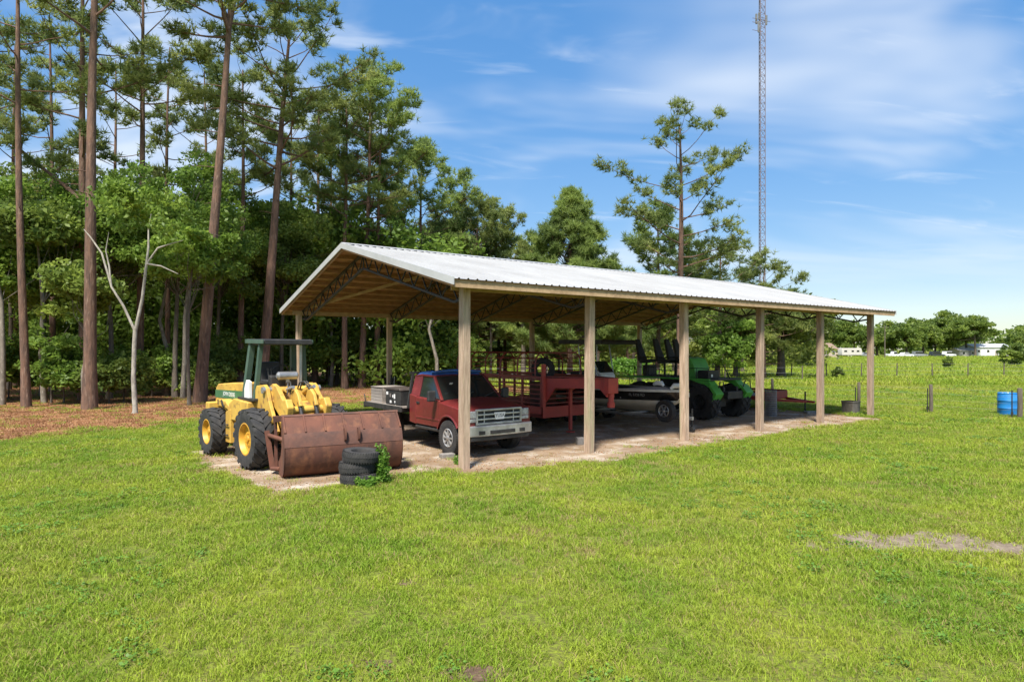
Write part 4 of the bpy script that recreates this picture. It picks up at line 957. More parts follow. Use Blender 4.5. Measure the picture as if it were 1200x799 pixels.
# ------------------------------------------------------------ red gooseneck stock trailer
def build_stock_trailer():
    o = shed(5.93, 3.58); s = empty('stock_trailer', o, R(-53), 'red gooseneck stock trailer with arched bar sides behind the red truck', 'trailer')
    RS, RB = MT['red_steel'], MT['red_bar']; L_ = 5.0; h = 1.0; z0, zf, zm, zt = .48, .82, 1.70, 2.34
    def tilt(x, z): return z + (x)*.035
    # local x: 0 = front face, -L_ = tail
    m = MB(); m.box((-L_/2,0,z0+.06), (L_,2*h,.10)); fl = m.build('floor', RB, s)
    for sg in (-1, 1):
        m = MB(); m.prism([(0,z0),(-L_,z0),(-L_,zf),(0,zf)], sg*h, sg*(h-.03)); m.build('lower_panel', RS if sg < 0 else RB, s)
        for k in range(6):
            z = zf + .10 + k*.145
            unit_bar('side_slat', (-.04, sg*(h-.02), z), (-L_, sg*(h-.02), z), .075, .03, RB, s)
        for k in range(4):
            z = zm + .17 + k*.145
            unit_bar('upper_bar', (-.35, sg*(h-.04-.05*k), z), (-L_, sg*(h-.04-.05*k), z), .028, .028, RB, s, True)
        for k in range(6):
            x = -L_*k/5
            unit_bar('side_post', (x-(.04 if k == 0 else -.04 if k == 5 else 0), sg*(h-.02), zf-.02), (x-(.04 if k == 0 else -.04 if k == 5 else 0), sg*(h-.02), zm+.04), .06, .075, RB, s)
        unit_bar('top_rail', (0, sg*(h-.02), zm+.02), (-L_, sg*(h-.02), zm+.02), .07, .09, RB, s)
        m = MB(); m.box((-3.0, sg*(h+.10), .86), (1.7,.26,.04)); m.box((-2.14, sg*(h+.10), .74), (.04,.26,.24)); m.box((-3.86, sg*(h+.10), .74), (.04,.26,.24)); m.build('fender', RS, s)
    for k in range(6):
        x = -.35 - (L_-.40)*k/5; b = MB()
        path = [(x, -h+.02, zm)] + [(x, -h+.02 + .30*(1-math.cos(a)), zt-.20 + .36*math.sin(a)) for a in [PI/2*q/5 for q in range(6)]]
        path += [(x, -p[1], p[2]) for p in reversed(path)]
        b.tube(path, .026, 6); b.build('roof_bow', RB, s, smooth=60)
    for y in (-.55, 0, .55):
        unit_bar('roof_bar', (-.35,y,zt+.165), (-L_+.05,y,zt+.165), .032, .032, RB, s, True)
    # front wall: solid bottom panel, slats, corner posts
    m = MB(); m.box((.02,0,(z0+zf)/2), (.035,2*h,zf-z0)); m.build('front_panel', RS, s)
    for k in range(6):
        z = zf + .10 + k*.145; unit_bar('front_slat', (.0,-h+.03,z), (.0,h-.03,z), .07, .03, RB, s)
    for sg in (-1, 1):
        unit_bar('corner_post', (.02, sg*(h-.05), z0), (.02, sg*(h-.05), zm+(.45 if sg < 0 else .3)), .10, .10, RS, s)
    # gooseneck: two side plates with sloped gusset, top frame, coupler
    for sg in (-1, 1):
        y0 = sg*(h-.10); y1 = sg*.16
        P = []
        for x, y, za, zb in ((.02,y0,1.72,.95),(.36,y0*.86+y1*.14,1.72,1.42),(1.70,y1*.95+y0*.05,1.74,1.44),(1.96,y1,1.76,1.20)):
            P += [(x,y,za),(x,y,zb),(x,y-sg*.06,za),(x,y-sg*.06,zb)]
        m = MB()
        fs = []
        for k in range(3):
            a = k*4; b = a+4
            fs += [(a,b,b+1,a+1),(a+2,a+3,b+3,b+2),(a,a+2,b+2,b),(a+1,b+1,b+3,a+3)]
        fs += [(0,1,3,2),(12,14,15,13)]
        m.add(P, fs); m.build('neck_beam', RS, s)
    m = MB(); m.prism([(.02,-h+.1),(.02,h-.1),(1.9,.2),(1.9,-.2)], 1.745, 1.775, axis='z'); m.build('neck_deck', RB, s)
    m = MB(); m.box((1.98,0,1.54), (.20,.42,.46)); m.build('neck_nose', RS, s, bevel=.02)
    m = MB(); m.cyl((1.98,0,.92), (1.98,0,1.45), .085, n=14); m.cyl((1.98,0,.90), (1.98,0,1.06), .11, n=14); m.build('coupler', RS, s, smooth=40)
    m = MB(); m.box((.52,-.28,.92), (.09,.09,1.60)); m.box((.52,-.28,.06), (.20,.20,.03)); m.build('landing_leg', RS, s, bevel=.008)
    m = MB(); m.bar((.52,-.28,1.35), (.52,.5,1.6), .05, .05); m.build('leg_brace', RS, s)
    for sg in (-1, 1):
        for x in (-2.55, -3.45): wheel(s, (x, sg*(h+.10), .36), .36, .22, .2, sg, MT['white'], 2, 36, 6, .05, lugh=.006)
    for x in (-2.55, -3.45):
        m = MB(); m.cyl((x,-h,.36), (x,h,.36), .045, n=8); m.build('axle', MT['black'], s)
    return s
build_stock_trailer()
ST = Matrix.Translation(shed(5.93, 3.58)) @ Matrix.Rotation(R(-53), 4, 'Z')
# dark spare tyre leaning upright inside the trailer, black bundle on the neck
e = empty('spare_tyre', (0,0,0), 0, 'black tyre standing upright inside the red stock trailer', 'tyre')
tyre_mb(.40,.26,.20,2,36,lugh=.012).build('tyre_casing', MT['rubber'], e, smooth=35); e.matrix_world = ST @ Matrix.Translation((-1.5,.30,1.92)) @ Matrix.Rotation(R(50),4,'Z')
m = MB(); m.box((-1.5,.30,1.03), (.7,.6,.94)); o = m.build('feed_box', MT['rust_dark'], None, bevel=.02); tag(o, 'dark rusty feed box inside the red stock trailer', 'box'); o.matrix_world = ST

# ------------------------------------------------------------ boat on its trailer
BT = Matrix.Translation(shed(8.75, 4.15)) @ Matrix.Rotation(R(-54), 4, 'Z')
def build_boat():
    s = empty('motor_boat', (0,0,0), 0, 'black and white motor boat with dark canopy top on a trailer', 'boat')
    st = [(-2.9,1.02,.94,.60),(-2.0,1.08,.98,.55),(-1.0,1.10,.97,.53),(0,1.09,.90,.53),(1.0,1.00,.74,.54),(1.8,.82,.52,.60),(2.4,.54,.28,.72),(2.75,.26,.10,.92),(2.92,.05,.02,1.18)]
    G = []; 
    for x, b, c, zk in st:
        zg = 1.30 + .03*max(0, x)/2.9; zc = max(.92 + .02*max(0,x), zk + .02)
        G.append((x, b, c, zk, zg, zc))
    for sg in (-1, 1):
        up = MB(); lo = MB(); cap = MB()
        for i, (x,b,c,zk,zg,zc) in enumerate(G):
            up.v += [(x, sg*b, zg-.06), (x, sg*(b*.55+c*.45+.03), (zg+zc)/2), (x, sg*c, zc)]
            lo.v += [(x, sg*c, zc), (x, sg*c*.93, zc-.10 if zc-.10 > zk else zk+.01), (x, sg*c*.45, (zc+zk)/2 - .06 if zc-zk > .2 else zk+.005), (x, 0, zk)]
            cap.v += [(x, sg*(b+.015), zg-.07),(x, sg*(b+.02), zg),(x, sg*max(b-.16,.0), zg+.012)]
        for i in range(len(G)-1):
            for j in range(2): up.f.append((i*3+j,i*3+j+1,i*3+4+j,i*3+3+j)); up.m.append(0); cap.f.append((i*3+j,i*3+j+1,i*3+4+j,i*3+3+j)); cap.m.append(0)
            for j in range(3): lo.f.append((i*4+j,i*4+j+1,i*4+5+j,i*4+4+j)); lo.m.append(0)
        up.build('hull_side', MT['boat_black'], s, smooth=60); lo.build('hull_bottom', MT['boat_white'], s, smooth=40); cap.build('gunwale', MT['boat_deck'], s, smooth=40)
    dk = MB(); front = [g for g in G if g[0] >= .9]
    for x,b,c,zk,zg,zc in front: dk.v += [(x,-max(b-.15,.005),zg+.006),(x,max(b-.15,.005),zg+.006)]
    for i in range(len(front)-1): dk.f.append((2*i,2*i+1,2*i+3,2*i+2)); dk.m.append(0)
    dk.build('bow_deck', MT['boat_deck'], s)
    m = MB(); m.add([(-2.85,-.88,1.0),(-2.85,.88,1.0),(1.0,.84,1.0),(1.0,-.84,1.0)], [(0,1,2,3)]); m.box((.98,0,1.15), (.03,1.65,.3)); m.build('cockpit_floor', MT['boat_deck'], s)
    m = MB(); m.box((-2.90,0,.98), (.05,2.0,.66)); m.build('transom', MT['boat_black'], s)
    m = MB(); m.prism([(-1.25,1.0),(-.35,1.0),(-.42,1.70),(-.62,1.86),(-1.2,1.86)], -.36, .36); m.build('console', MT['white'], s, bevel=.03)
    m = MB(); m.add([(-.50,-.36,1.78),(-.50,.36,1.78),(-.82,.30,2.18),(-.82,-.30,2.18)], [(0,1,2,3)]); m.build('console_screen', MT['glass'], s)
    m = MB()
    for sg in (-1, 1): m.tube([(-.40,sg*.42,1.02),(-.62,sg*.42,1.9),(-.85,sg*.46,2.80)], .022, 8); m.tube([(-1.50,sg*.42,1.02),(-1.45,sg*.42,1.9),(-1.5,sg*.46,2.80)], .022, 8)
    m.build('canopy_frame', MT['steel'], s, smooth=50)
    m = MB(); m.prism([(-2.15,2.80),(.10,2.78),(.16,2.85),(.06,2.94),(-2.1,2.97),(-2.2,2.90)], -.85, .85); m.build('canopy_top', MT['black'], s, bevel=.015)
    m = MB(); m.box((-1.75,0,1.42), (.42,.85,.14)); m.box((-1.95,0,1.62), (.10,.85,.36)); m.box((-1.75,0,1.2), (.3,.6,.4)); m.build('leaning_seat', MT['black'], s, bevel=.04)
    m = MB(); m.prism([(-3.42,1.30),(-2.90,1.34),(-2.86,1.62),(-3.0,1.78),(-3.35,1.76),(-3.5,1.55)], -.20, .20); cw = m.build('outboard_motor', MT['black'], s, bevel=.06, seg=3)
    m = MB(); m.box((-3.15,0,.98), (.20,.14,.66)); m.build('motor_leg', MT['black'], cw, bevel=.02)
    # bow trolling motor
    t = empty('trolling_motor', (0,0,0), parent=s)
    m = MB(); m.tube([(1.95,-.28,1.47),(2.08,-.30,1.52),(2.30,-.32,1.52),(2.40,-.33,1.44)], [.05,.08,.08,.04], 10); m.build('motor_head', MT['white'], t, smooth=50)
    m = MB(); m.tube([(2.35,-.33,1.47),(2.62,-.2,1.36),(2.8,-.12,1.36)], .03, 8); m.build('shaft', MT['black'], t, smooth=50)
    m = MB(); m.tube([(2.62,-.26,1.36),(2.72,-.20,1.46),(2.90,-.12,1.46),(2.98,-.08,1.38)], [.05,.085,.085,.05], 10); m.build('motor_pod', MT['white'], t, smooth=50)
    mt = Matrix.Translation((1.72, -.838, 1.14)) @ Matrix.Rotation(R(18), 4, 'Z') @ Matrix.Rotation(PI/2+.12, 4, 'X')
    text_mesh('registration_number', 'FL 5326 RD', .115, MT['steel'], s, mt, .004)
    for y in (-1.09, 1.09):
        pass
    for x in (-2.6, .8):
        m = MB(); m.box((x,-.98,1.33), (.20,.03,.03)); m.build('cleat', MT['steel'], s)
    s.matrix_world = BT
    t = empty('boat_trailer', (0,0,0), 0, 'galvanised boat trailer carrying the black and white boat', 'trailer')
    for sg in (-1, 1):
        m = MB(); m.tube([(-2.8,sg*.62,.46),(1.0,sg*.62,.46),(2.5,sg*.10,.46)], .05, 4); m.build('frame_rail', MT['steel'], t)
        m = MB(); m.box((-1.2, sg*.48, .60), (2.9,.10,.07)); m.build('bunk', MT['grey_wood'], t)
        for x in (-1.4, -2.2): wheel(t, (x, sg*.98, .33), .33, .20, .19, sg, MT['steel'], 2, 36, 5, .04, lugh=.006)
        m = MB(); m.box((-1.8, sg*.98, .70), (1.6,.24,.03)); m.build('fender', MT['steel'], t, bevel=.01)
    for x in (-1.4,-2.2):
        m = MB(); m.cyl((x,-.9,.33), (x,.9,.33), .04, n=8); m.build('axle', MT['steel'], t)
    for x in (-2.6,-.6,.9):
        m = MB(); m.box((x,0,.46), (.07,1.24,.07)); m.build('cross_member', MT['steel'], t)
    m = MB(); m.box((2.72,0,.46), (1.1,.09,.10)); m.build('tongue', MT['steel'], t)
    m = MB(); m.bar((2.95,0,.48), (3.02,0,1.20), .07, .07); m.box((2.98,0,1.18), (.22,.16,.14)); m.build('winch_post', MT['steel'], t)
    m = MB(); m.cyl((3.15,.12,.05), (3.15,.12,.75), .03, n=8); m.cyl((3.15,.06,.10), (3.15,.18,.10), .09, n=12); m.build('jack', MT['black'], t)
    w = empty('spare_wheel', (2.50,-.36,.66), parent=t); tyre_mb(.35,.21,.2,2,40,lugh=.008).build('tyre', MT['rubber'], w, smooth=35); spoke_rim(w, .2, .21, -1, MT['steel'], 6)
    m = MB(); m.bar((2.5,-.28,.66), (2.5,-.02,.50), .06, .06); m.build('spare_bracket', MT['steel'], t)
    t.matrix_world = BT
build_boat()

# ------------------------------------------------------------ green swamp buggy
def build_buggy():
    s = empty('swamp_buggy', shed(13.05, 4.55), HEAD, 'green swamp buggy with huge tyres and tall black seats on its deck', 'buggy')
    G, B = MT['buggy_green'], MT['black']
    for x in (1.45, -1.6):
        for sg in (-1, 1):
            wheel(s, (x, sg*.92, .655), .62, .52, .30, sg, G if x < 0 else B, 1, 16, 8, .12, lugh=.05)
        m = MB(); m.cyl((x,-.8,.655), (x,.8,.655), .11, n=12); m.box((x,0,.66), (.42,.42,.42)); m.build('axle', B, s, bevel=.02)
    for sg in (-1, 1):
        m = MB(); m.box((-.2, sg*.40, 1.12), (4.4,.10,.18)); m.build('frame_rail', B, s)
        for x in (-1.9,-1.2,1.1,1.8):
            m = MB(); m.bar((x, sg*.42, .72), (x, sg*.42, 1.1), .07, .05); m.build('leaf_spring', B, s)
        m = MB(); m.box((-.35, sg*.98, 1.49), (4.3,.05,.06)); m.build('deck_edge', G, s)
        # hand rail
        for k in range(9):
            unit_bar('rail_post', (-2.45+.52*k, sg*.96, 1.52), (-2.45+.52*k, sg*.96, 1.90), .022, .022, B, s, True)
        unit_bar('hand_rail', (-2.47, sg*.96, 1.90), (1.75, sg*.96, 1.90), .028, .028, B, s, True)
        # sloping front fender
        m = MB(); m.prism([(.95,1.46),(1.75,1.44),(2.0,1.16),(1.9,1.12),(1.6,1.30),(1.3,1.36)], sg*.62, sg*1.02); m.build('deck_fender', G, s, bevel=.015)
        m = MB(); m.prism([(2.02,.72),(2.20,.98),(1.98,1.24),(1.86,1.30),(1.86,1.24),(2.06,.98),(1.96,.76)], sg*.70, sg*1.15); m.build('wheel_fender', G, s, bevel=.01)
        m = MB(); m.tube([(2.0,sg*.75,1.15),(2.08,sg*.78,1.42),(2.25,sg*.82,1.42),(2.28,sg*.84,1.12)], .022, 6); m.build('bumper_hoop', B, s, smooth=50)
    m = MB(); m.box((-.35,0,1.475), (4.3,1.9,.05)); m.build('deck', B, s)
    m = MB(); m.box((-.2,0,1.25), (1.6,.9,.36)); m.build('engine_block', B, s, bevel=.02)
    m = MB(); m.box((1.95,0,1.0), (.10,1.4,.12)); m.box((2.1,0,.92), (.18,.9,.28)); m.build('front_bumper', B, s, bevel=.02)
    # cowl with slanted face, battery box
    m = MB(); m.prism([(.10,1.50),(.78,1.50),(.74,1.92),(.56,2.26),(.16,2.32),(.10,2.2)], -.52, .40); m.build('cowl', G, s, bevel=.02)
    m = MB(); m.box((1.22,-.30,1.66), (.50,.62,.30)); m.build('battery_box', B, s, bevel=.02)
    m = MB(); m.box((1.475,-.42,1.62), (.01,.10,.10)); m.build('sticker', MT['white'], s)
    m = MB(); m.tube([(.9,.5,1.5),(.95,.5,2.0),(1.3,.5,2.02),(1.6,.5,1.5)], .018, 6); m.build('grab_hoop', B, s, smooth=50)
    m = MB(); m.tube([(.02+.06*math.sin(a), .18*math.cos(a), 2.20+.17*math.sin(a)) for a in [2*PI*k/18 for k in range(18)]], .016, 6, closed=True); m.cyl((.2,0,2.05), (.02,0,2.2), .02, n=6); m.build('steering_wheel', B, s, smooth=50)
    # tall bucket seats
    for x, y in ((-1.75,-.42),(-.90,.42),(-.80,-.40),(-.12,.0)):
        q = empty('seat', (x,y,0), parent=s)
        m = MB(); m.cyl((0,0,1.5), (0,0,2.05), .045, n=8); m.box((0,0,1.52), (.3,.3,.03)); m.build('pedestal', B, q)
        m = MB(); m.box((.06,0,2.12), (.52,.50,.13), rot=(0,-.10,0)); m.build('cushion', B, q, bevel=.04, seg=3)
        m = MB(); m.box((-.36,0,2.58), (.13,.50,.95), rot=(0,-.34,0), taper=(.8,.5)); m.build('backrest', B, q, bevel=.04, seg=3)
        for sg in (-1, 1):
            m = MB(); m.box((-.02,sg*.25,2.28), (.36,.05,.05)); m.build('arm_rest', B, q, bevel=.015)
    m = MB(); m.box((-2.35,.45,1.72), (.34,.55,.44)); m.build('cooler', B, s, bevel=.03)
    return s
build_buggy()

# ------------------------------------------------------------ red utility trailer, wire roll, oddments under and beside the shed
def build_utility_trailer():
    s = empty('utility_trailer', shed(18.0, 2.25), HEAD, 'low red utility trailer with tongue jack at the far end of the shed', 'trailer')
    RS = MT['red_steel']
    for sg in (-1, 1):
        m = MB(); m.box((-3.4, sg*.80, .50), (3.8,.07,.16)); m.build('frame_rail', RS, s)
        m = MB(); m.box((-3.2, sg*.80, .78), (3.4,.05,.10)); m.build('side_board', MT['red_bar'], s)
        for k in range(5):
            m = MB(); m.box((-4.85+.82*k, sg*.80, .66), (.05,.05,.18)); m.build('stake', RS, s)
        m = MB(); m.bar((-1.5, sg*.75, .47), (-.1, sg*.05, .44), .07, .10); m.build('tongue_beam', RS, s)
        wheel(s, (-3.9, sg*.98, .33), .33, .20, .19, sg, MT['white'], 2, 36, 5, .04, lugh=.006)
        m = MB(); m.box((-3.9, sg*.98, .72), (.9,.22,.03)); m.build('fender', RS, s)
    for k in range(6):
        unit_bar('deck_board', (-5.28,-.65+.26*k,.60), (-1.52,-.65+.26*k,.60), .24, .04, MT['grey_wood'], s)
    m = MB(); m.box((-1.52,0,.62), (.08,1.66,.34)); m.build('front_rail', RS, s)
    m = MB(); m.cyl((-3.9,-.9,.33), (-3.9,.9,.33), .04, n=8); m.build('axle', MT['black'], s)
    m = MB(); m.box((.06,0,.44), (.26,.10,.09)); m.build('coupler', RS, s, bevel=.015)
    m = MB(); m.cyl((-.22,.0,.03), (-.22,.0,.86), .033, n=8); m.box((-.22,0,.02), (.16,.16,.03)); m.build('jack', MT['black'], s)
    return s
build_utility_trailer()

def wire_roll():
    X, Y = px(903.5, 24.4), 24.4
    s = empty('wire_roll', (X,Y,0), 0, 'upright roll of grey galvanised wire mesh standing on the dirt', 'wire roll')
    for k in range(15):
        z = .03 + .07*k; m = MB(); m.tube([(.21*math.cos(a), .21*math.sin(a), z) for a in [2*PI*q/24 for q in range(24)]], .008, 4, closed=True); m.build('hoop_wire', MT['wire'], s)
    for q in range(36):
        a = 2*PI*q/36; unit_bar('stay_wire', (.21*math.cos(a),.21*math.sin(a),.02), (.21*math.cos(a),.21*math.sin(a),1.02), .009, .009, MT['wire'], s, True)
    m = MB()
    for t in range(5):
        r = .19 - .022*t
        m.lathe([(r,.02),(r,1.0)], axis='z', n=20)
    wm = M('inner wire layers', (0.25,0.25,0.27), (0.18,0.18,0.19), 9, .6, metal=.3)
    nt = wm.node_tree; n = nt.nodes; tc = n.new('ShaderNodeTexCoord'); w1 = n.new('ShaderNodeTexWave'); w1.wave_type = 'BANDS'; w1.bands_direction = 'Z'; w1.inputs['Scale'].default_value = 4.5
    nt.links.new(tc.outputs['Object'], w1.inputs['Vector']); r_ = n.new('ShaderNodeMapRange'); r_.inputs['From Min'].default_value = .55; r_.inputs['From Max'].default_value = .75
    nt.links.new(w1.outputs['Fac'], r_.inputs['Value']); nt.links.new(r_.outputs[0], n['Principled BSDF'].inputs['Alpha'])
    m.build('inner_coil', wm, s, smooth=60)
wire_roll()
def tub(name, X, Y, w, h, mat, label, cat, rz=0):
    m = MB(); o_ = [(-w/2,-w/2),(w/2,-w/2),(w/2,w/2),(-w/2,w/2)]
    m.box((0,0,h/2), (w*.92,w*.92,h), taper=(1.08,1.08)); m.box((0,0,h-.03), (w*1.04,w*1.04,.06))
    ob = m.build(name, mat, None, bevel=.015); ob.location = (X,Y,0); ob.rotation_euler = (0,0,rz); return tag(ob, label, cat)
tub('storage_tub', px(997,25.4), 25.4, .50, .52, M('dull brown grey tub', (0.10,0.085,0.07), (0.15,0.13,0.11), 6, .8), 'dull grey tub standing by the last shed post', 'tub', .5)
for X, Y, d_, rz, lab in ((px(524,15.05), 15.05, (.34,.22,.10), .5, 'grey concrete block lying by the first front post'), (px(681,17.1), 17.1, (.26,.2,.2), .2, 'grey concrete block standing against the second front post'), (px(950,25.4), 25.4, (.55,.25,.09), .3, 'pale concrete block lying under the trailer jack')):
    m = MB(); m.box((0,0,d_[2]/2), d_); o = m.build('concrete_block', MT['grey_block'], None, bevel=.012); o.location = (X,Y,.01); o.rotation_euler = (0,0,rz); tag(o, lab, 'block')
# jack hanging on the second rear post
o = shed(BAY - .05, WID - .30)
e = empty('farm_jack', o, TH, 'tall black farm jack standing at a rear shed post', 'jack')
m = MB(); m.box((0,0,.80), (.05,.04,1.55)); m.build('rack_bar', MT['black'], e)
m = MB(); m.box((0,0,.03), (.16,.24,.05)); m.build('foot_plate', MT['black'], e)
m = MB(); m.box((.02,-.02,.95), (.18,.14,.55)); m.box((.03,-.02,1.35), (.14,.12,.2)); m.build('mechanism', MT['black'], e, bevel=.02)
m = MB(); m.cyl((.06,-.06,.7), (.10,-.1,1.5), .018, n=6); m.build('handle', MT['steel'], e)
# ------------------------------------------------------------ fences, drum, far things, mast
def wood_post(X, Y, h, r, label, lean=(0,0), group='fence posts'):
    m = MB(); m.tube([(0,0,0),(.01,0,h*.5),(0,.01,h-.03),(0,.01,h)], [r*1.08,r,r*.97,r*.8], 10)
    o = m.build('fence_post', MT['dark_wood'], None, smooth=40); o.location = (X,Y,0); o.rotation_euler = (lean[0],lean[1],0)
    return tag(o, label, 'post', group)
def t_post(X, Y, h, label, group='steel fence posts'):
    m = MB(); m.box((0,0,h/2), (.045,.008,h)); m.box((0,.018,h/2), (.008,.03,h)); m.box((0,0,.18), (.10,.006,.12))
    o = m.build('steel_post', MT['black'], None); o.location = (X,Y,0); return tag(o, label, 'post', group)
near = [(px(1006,27.6),27.6),(px(1091,25.8),25.8),(px(1195,23.6),23.6)]
wood_post(*near[0], 1.16, .065, 'dark round fence post behind the grey tub', (0,.02))
wood_post(*near[1], 1.16, .07, 'dark round fence post alone in the open lawn', (.01,-.01))
wood_post(*near[2], 1.15, .085, 'thick dark round fence post beside the blue plastic drum', (0,.01))
t_post(px(1087,25.9), 25.9, 1.0, 'thin steel post paired with the lone round fence post')
t_post(px(1002.5,27.5), 27.5, .95, 'thin steel post paired with the round post behind the grey tub')
t_post(px(1186,23.7), 23.7, 1.05, 'thin steel post standing in front of the blue drum')
def wire_run(name, pts, zs, label, r=.004, sag=.02):
    s = empty(name, (pts[0][0], pts[0][1], 0), 0, label, 'fence wire')
    for z in zs:
        m = MB(); path = []
        for a, b in zip(pts[:-1], pts[1:]):
            for t in (0, .25, .5, .75): path.append((a[0]+(b[0]-a[0])*t - pts[0][0], a[1]+(b[1]-a[1])*t - pts[0][1], z - sag*math.sin(PI*t)))
        path.append((pts[-1][0]-pts[0][0], pts[-1][1]-pts[0][1], z)); m.tube(path, r, 4); m.build('wire_strand', MT['wire'], s)
wire_run('wire_fence', [(px(905,31),31)]+near+[(22.5,20.5)], (.30,.55,.80,1.02), 'thin wire strands strung between the near fence posts', .0022)
wood_post(px(905,31), 31, 1.15, .065, 'dark round fence post behind the red utility trailer')
wood_post(22.5, 20.5, 1.15, .07, 'dark round fence post at the lawn edge past the blue drum')
# far fence along the pasture
far = []
for k in range(15):
    X = 13.0 + k*3.1; Y = 57.5 - k*.15
    far.append((X,Y)); m = MB(); m.tube([(0,0,0),(0,0,.7),(.01,0,1.35)], [.05,.048,.042], 6)
    if k: 
        o = bpy.data.objects.new('pasture_post', fp.data); link(o)
    else: o = fp = m.build('pasture_post', MT['dark_wood'], None, smooth=40)
    o.location = (X,Y,0); o.rotation_euler = (0,.02*math.sin(k*2.1),0); tag(o, 'thin dark post in the far pasture fence line', 'post', 'far pasture fence posts')
wire_run('pasture_wire', [far[0],far[4],far[9],far[14]], (.35,.7,1.05,1.3), 'fine wire strung along the far pasture fence line', .006)
# fence in the clearing behind the shed
cl = []
for k in range(9):
    X = -4 + k*3.3; Y = 45.5 + k*.35; cl.append((X,Y))
    o = bpy.data.objects.new('clearing_post', fp.data); link(o); o.location = (X,Y,0); tag(o, 'thin dark post in the fence behind the shed clearing', 'post', 'clearing fence posts')
wire_run('clearing_wire', [cl[0],cl[4],cl[8]], (.4,.8,1.2), 'fine wire strung along the fence behind the shed', .006)

# blue drum
s = empty('plastic_drum', (px(1181,24.7),24.7,0), .3, 'bright blue plastic drum standing on the lawn', 'drum')
m = MB(); m.lathe([(.001,0),(.30,0),(.33,.03),(.335,.28),(.345,.30),(.335,.32),(.335,.58),(.345,.60),(.335,.62),(.33,.84),(.31,.875),(.001,.875)], axis='z', n=28); m.build('drum_body', MT['blue_drum'], s, smooth=35)
m = MB(); m.lathe([(.325,.86),(.335,.88),(.31,.90),(.30,.875)], axis='z', n=28); m.build('rim_ring', MT['blue_drum'], s, smooth=50)
for q in (-.15,.15):
    m = MB(); m.cyl((q,.1,.87), (q,.1,.90), .035, n=10); m.build('bung_cap', MT['white'], s)

# lattice mast beyond the trees
def mast():
    D = 112; s = empty('radio_mast', (px(892.5,D),D,0), R(20), 'tall slim lattice radio mast with antennas rising above the trees', 'mast')
    H = 76; w = .62; C = [(w*math.cos(a), w*math.sin(a)) for a in (R(90),R(210),R(330))]
    for c in C:
        m = MB(); m.cyl((c[0],c[1],0), (c[0],c[1],H), .065, n=6); m.build('mast_leg', MT['tower'], s)
    m = MB(); n_ = 62; dz = H/n_
    for k in range(n_):
        for i in range(3):
            a, b = C[i], C[(i+1)%3]
            if k % 2: a, b = b, a
            m.bar((a[0],a[1],k*dz), (b[0],b[1],(k+1)*dz), .055, .055); m.bar((a[0],a[1],k*dz), (b[0],b[1],k*dz), .05, .05)
    lt = m.build('lattice_bars', MT['tower'], s); lt['kind'] = 'stuff'
    zc = 2.616 + (409-25)*D/FPX
    for i, (dx, dz, h) in enumerate(((-1.0,.3,1.8),(-.75,-1.2,2.0),(1.25,.7,1.3),(.95,-.2,.8),(-.4,.9,1.2))):
        m = MB(); m.box((dx,.2-.3*(i%2),zc+dz), (.34,.2,h)); m.bar((0,0,zc+dz), (dx,.2-.3*(i%2),zc+dz), .07, .07); m.build('antenna_panel', MT['antenna'], s, bevel=.03)
    for z in (zc-.5, zc-1.9, zc+.2):
        m = MB(); m.bar((-2.0,0,z), (2.0 if z > zc else .3,0,z), .06, .06); m.build('antenna_arm', MT['tower'], s)
    return s
mast()

# camper, cars, sheds on the far side of the pasture
def camper():
    D = 205; s = empty('camper_trailer', (px(996,D),D,0), R(4), 'white travel trailer parked across the far pasture', 'camper')
    m = MB(); m.prism([(-3.4,.65),(3.2,.65),(3.55,1.2),(3.2,2.75),(2.9,2.95),(-3.3,2.95),(-3.45,2.7)], -1.2, 1.2); m.build('body', MT['boat_deck'], s, bevel=.08)
    for x, w_ in ((-2.2,1.0),(.2,.8),(2.0,.9)):
        m = MB(); m.box((x,-1.21,1.95), (w_,.03,.55)); m.build('window', MT['glass'], s)
    m = MB(); m.box((1.1,-1.21,1.6), (.65,.03,1.75)); m.build('door', MT['boat_deck'], s)
    for x in (-.9,0.):
        for sg in (-1,1): wheel(s, (x-.3, sg*1.05, .35), .35, .22, .2, sg, MT['white'], 0, 0, 4, .04)
    m = MB(); m.box((0,0,.55), (6.5,1.9,.15)); m.bar((3.2,0,.5), (4.6,0,.45), .12, .12); m.build('chassis', MT['black'], s)
camper()
def car(X, Y, rz, paint, label, kind=0):
    s = empty('parked_car', (X,Y,0), rz, label, 'car', 'vehicles parked beyond the pasture')
    hi = 1.5 if kind == 0 else 1.85
    body = [(-2.2,.35),(2.15,.35),(2.25,.62),(2.1,.88),(1.0,1.0),(-2.2,1.02 if kind == 0 else 1.1),(-2.3,.6)]
    m = MB(); m.prism(body, -.88, .88); m.build('body', paint, s, bevel=.06)
    cab = [(-1.9,.98),(1.05,.98),(.35,hi),(-1.4,hi)] if kind == 0 else [(-.5,.98),(1.05,.98),(.5,hi),(-.4,hi)] if kind == 2 else [(-2.2,1.05),(1.1,.98),(.45,hi),(-2.1,hi)]
    m = MB(); m.prism(cab, -.78, .78, scale1=None); m.build('cabin', paint, s, bevel=.08)
    ins = [(p[0]*.93, p[1] + (.06 if p[1] < 1.2 else -.10)) for p in cab]
    for sg in (-1,1):
        m = MB(); m.prism(ins, sg*.775, sg*.79); m.build('side_glass', MT['glass'], s)
        for x in (-1.35,1.4): wheel(s, (x, sg*.80, .33), .33, .22, .2, sg, MT['steel'], 0, 0, 4, .04)
    m = MB(); m.add([(1.06,-.7,1.0),(1.06,.7,1.0),(.42,.66,hi-.06),(.42,-.66,hi-.06)], [(0,1,2,3)]); m.build('windscreen', MT['glass'], s)
